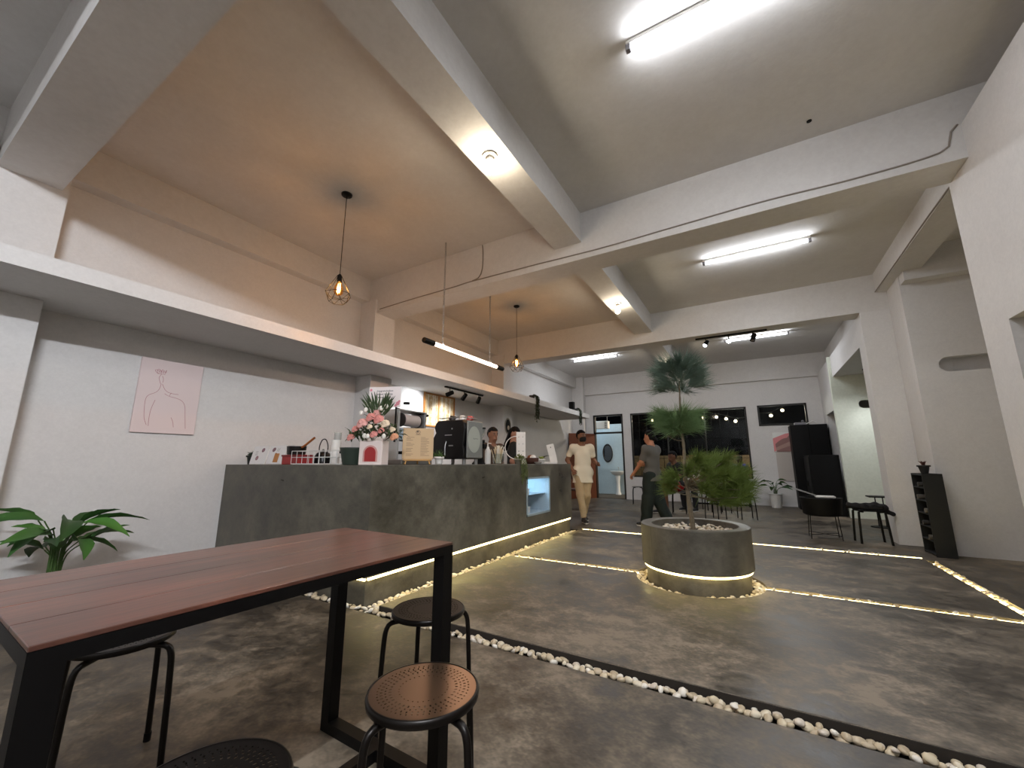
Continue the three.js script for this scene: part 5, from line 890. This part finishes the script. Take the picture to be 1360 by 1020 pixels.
  if (o.mask) { const mf = inHead((x, y, z) => Math.max(union([ell([0, -.05, .03], [.066, .066, .072]), ell([0, -.03, .05], [.03, .04, .066])], .03)(x, y, z), y + .005, -.098 - y, -.0 - z)); mesh('face_mask', surface(mf, H3(0, 0, 0).map((v) => v - .14), H3(0, 0, 0).map((v) => v + .14), .006), std(0x0b0b0d, .8), t); }
  for (const s of [-1, 1]) { const e = H3(s * .03, .012, .076); mesh('eye', ball(.0085, e[0], e[1], e[2], 1.2, .8, 1, 8), std(0x120c0a, .3), t); const b0 = H3(s * .016, .034, .082), b1 = H3(s * .046, .034, .068); mesh('brow', bar(b0, b1, .004, 5), std(0x120c0a, .8), t); }
  return t;
}
const stand = (k = 1) => { const j = { pelvis: [0, .94, 0], chest: [0, 1.24, -.01], neck: [0, 1.43, -.01], head: [0, 1.57, .015], shL: [.17, 1.37, -.01], shR: [-.17, 1.37, -.01], elL: [.235, 1.1, -.03], elR: [-.235, 1.1, -.03], wrL: [.22, .86, .04], wrR: [-.22, .86, .04], hipL: [.09, .9, 0], hipR: [-.09, .9, 0], knL: [.1, .5, .02], knR: [-.1, .5, .02], anL: [.1, .085, -.02], anR: [-.1, .085, -.02], toeL: [.115, .035, .13], toeR: [-.115, .035, .13] }; for (const q of Object.keys(j)) j[q] = j[q].map((v) => v * k); return j; };
const scaleJ = (j, k) => { for (const q of Object.keys(j)) if (Array.isArray(j[q]) && q !== 'look') j[q] = j[q].map((v) => v * k); return j; };
{ // the man walking past the counter end
  const J = { ...stand(), chest: [.01, 1.24, .0], look: [.55, -.02, .83], elR: [-.27, 1.13, -.07], wrR: [-.2, .95, .1], elL: [.245, 1.11, -.06], wrL: [.26, 1.04, .18], knR: [-.06, .5, .07], anR: [-.02, .085, .13], toeR: [-.01, .034, .28], knL: [.07, .49, .0], anL: [.06, .12, -.23], toeL: [.07, .036, -.1], hand: { R: [.25, -.75, .5], L: [.1, .15, 1] }, thumb: { R: [.8, .3, .2], L: [-.3, 1, 0] } };
  person('person in a white T-shirt, beige trousers and black face mask walking past the counter end', [-2.82, 0, -7.42], .55, J, { shirt: 0xe9dfc9, pants: 0xc2a983, shoe: 0x26201c, sole: 0xd9d2c4, skin: 0x7d543c, mask: true, hem: .23, sleeve: .62, cuff: .88 });
}
{ // the woman behind the planter
  const J = scaleJ({ ...stand(), look: [.12, -.05, 1], elL: [.235, 1.13, .05], wrL: [.2, .93, .25], elR: [-.2, 1.12, .07], wrR: [-.14, 1.07, .3], knL: [.1, .5, .05], anL: [.11, .085, .12], toeL: [.12, .034, .27], knR: [-.09, .5, -.02], anR: [-.1, .09, -.2], toeR: [-.11, .034, -.06], hand: { L: [-.1, -.55, .7], R: [.05, .1, 1] }, thumb: { L: [-.9, .2, 0], R: [.2, 1, 0] } }, .965);
  person('person in a grey T-shirt and dark green trousers with tied hair standing behind the planter', [-1.56, 0, -7.5], -1.95, J, { shirt: 0x605e5a, pants: 0x14211f, shoe: 0x1a1a1c, sole: 0xe2e2e2, skin: 0xb98063, bun: true, hem: .14, sleeve: .8, cuff: 1, loose: .03, flare: .02, curl: .7 });
}
person('person with short black hair and a brown shirt behind the straw tub at the bar', [-3.6, 0, -5.5], 1.3, scaleJ({ ...stand(), look: [-.1, -.1, 1] }, .965), { shirt: 0x4a3a2e, pants: 0x1a1a1d, skin: 0x8a5f47, cell: .02, handCell: .007 });
person('person with long black hair leaning behind the white display board at the bar', [-3.58, 0, -6.15], 2.1, { ...stand(), look: [-.5, -.45, .75] }, { shirt: 0x1a1817, pants: 0x151517, skin: 0xa87860, longHair: true, cell: .02, handCell: .007 });
const seated = () => ({ pelvis: [0, 0.595, 0], chest: [0, 0.885, .03], neck: [0, 1.075, .05], head: [0, 1.205, .09], shL: [.18, 1.025, .04], shR: [-.18, 1.025, .04], elL: [.23, 0.785, .1], elR: [-.23, 0.785, .1], wrL: [.13, 0.705, .3], wrR: [-.13, 0.705, .3], hipL: [.09, 0.595, .02], hipR: [-.09, 0.595, .02], knL: [.13, 0.540, .42], knR: [-.13, 0.540, .42], anL: [.14, .085, .4], anR: [-.14, .085, .4], toeL: [.15, .034, .54], toeR: [-.15, .034, .54], look: [0, -.2, 1] });
person('person in a dark top and red shorts seated on a thin stool behind the pine', [-1.5, 0, -9.75], -.8, seated(), { shirt: 0x151416, pants: 0xa01616, skin: 0x6a4632, sit: true, hem: .02, cuff: .04, cell: .02, handCell: .007 });
person('person in a white shirt seated on a thin stool behind the pine boughs', [-1.2, 0, -10.65], -.4, seated(), { shirt: 0xd9d4cb, pants: 0x1b1b1e, skin: 0x9a6a50, sit: true, hem: .06, cell: .02, handCell: .007 });
{ const st = dup(st0, [-.42, -.05, -14.0], .3, 'thin black stool out in the yard behind the wide window'); st.visible = true; }
person('person in a dark blue shirt seated out in the yard behind the wide window', [-.42, -.05, -14.0], .6, seated(), { shirt: 0x1c2480, pants: 0x101014, skin: 0x7a5340, sit: true, hem: .06, cell: .02, handCell: .007 });
{ // crumpled jacket on the bench stool
  const c = (a, b, r, q, s) => cap(a, b, r, q, s), f = union([c([-.2, .035, 0], [-.08, .03, .02], .045, .04), c([-.1, .03, .03], [.1, .035, -.02], .045, .05), c([.08, .04, .0], [.17, .02, .02], .05, .045), c([.16, .015, .02], [.24, -.06, .03], .042, .03), c([-.05, .03, .06], [.12, .03, .08], .04, .036), c([0, .03, -.08], [.1, .03, -.08], .04, .035)], .03);
  const g = surface((x, y, z) => Math.max(f(x, y, z) + .006 * Math.sin(x * 60 + z * 30) + .005 * Math.sin(y * 80 + z * 55), (x < .155 ? -y : -9)), [-.3, -.14, -.16], [.32, .14, .17], .008);
  single('black_jacket', flat(g), std(0x0d0c0e, .9), 'crumpled black jacket thrown over the black stool by the column', 'jacket', [1.3, .45, -7.55], .12);
}

renderer.render(scene, camera);
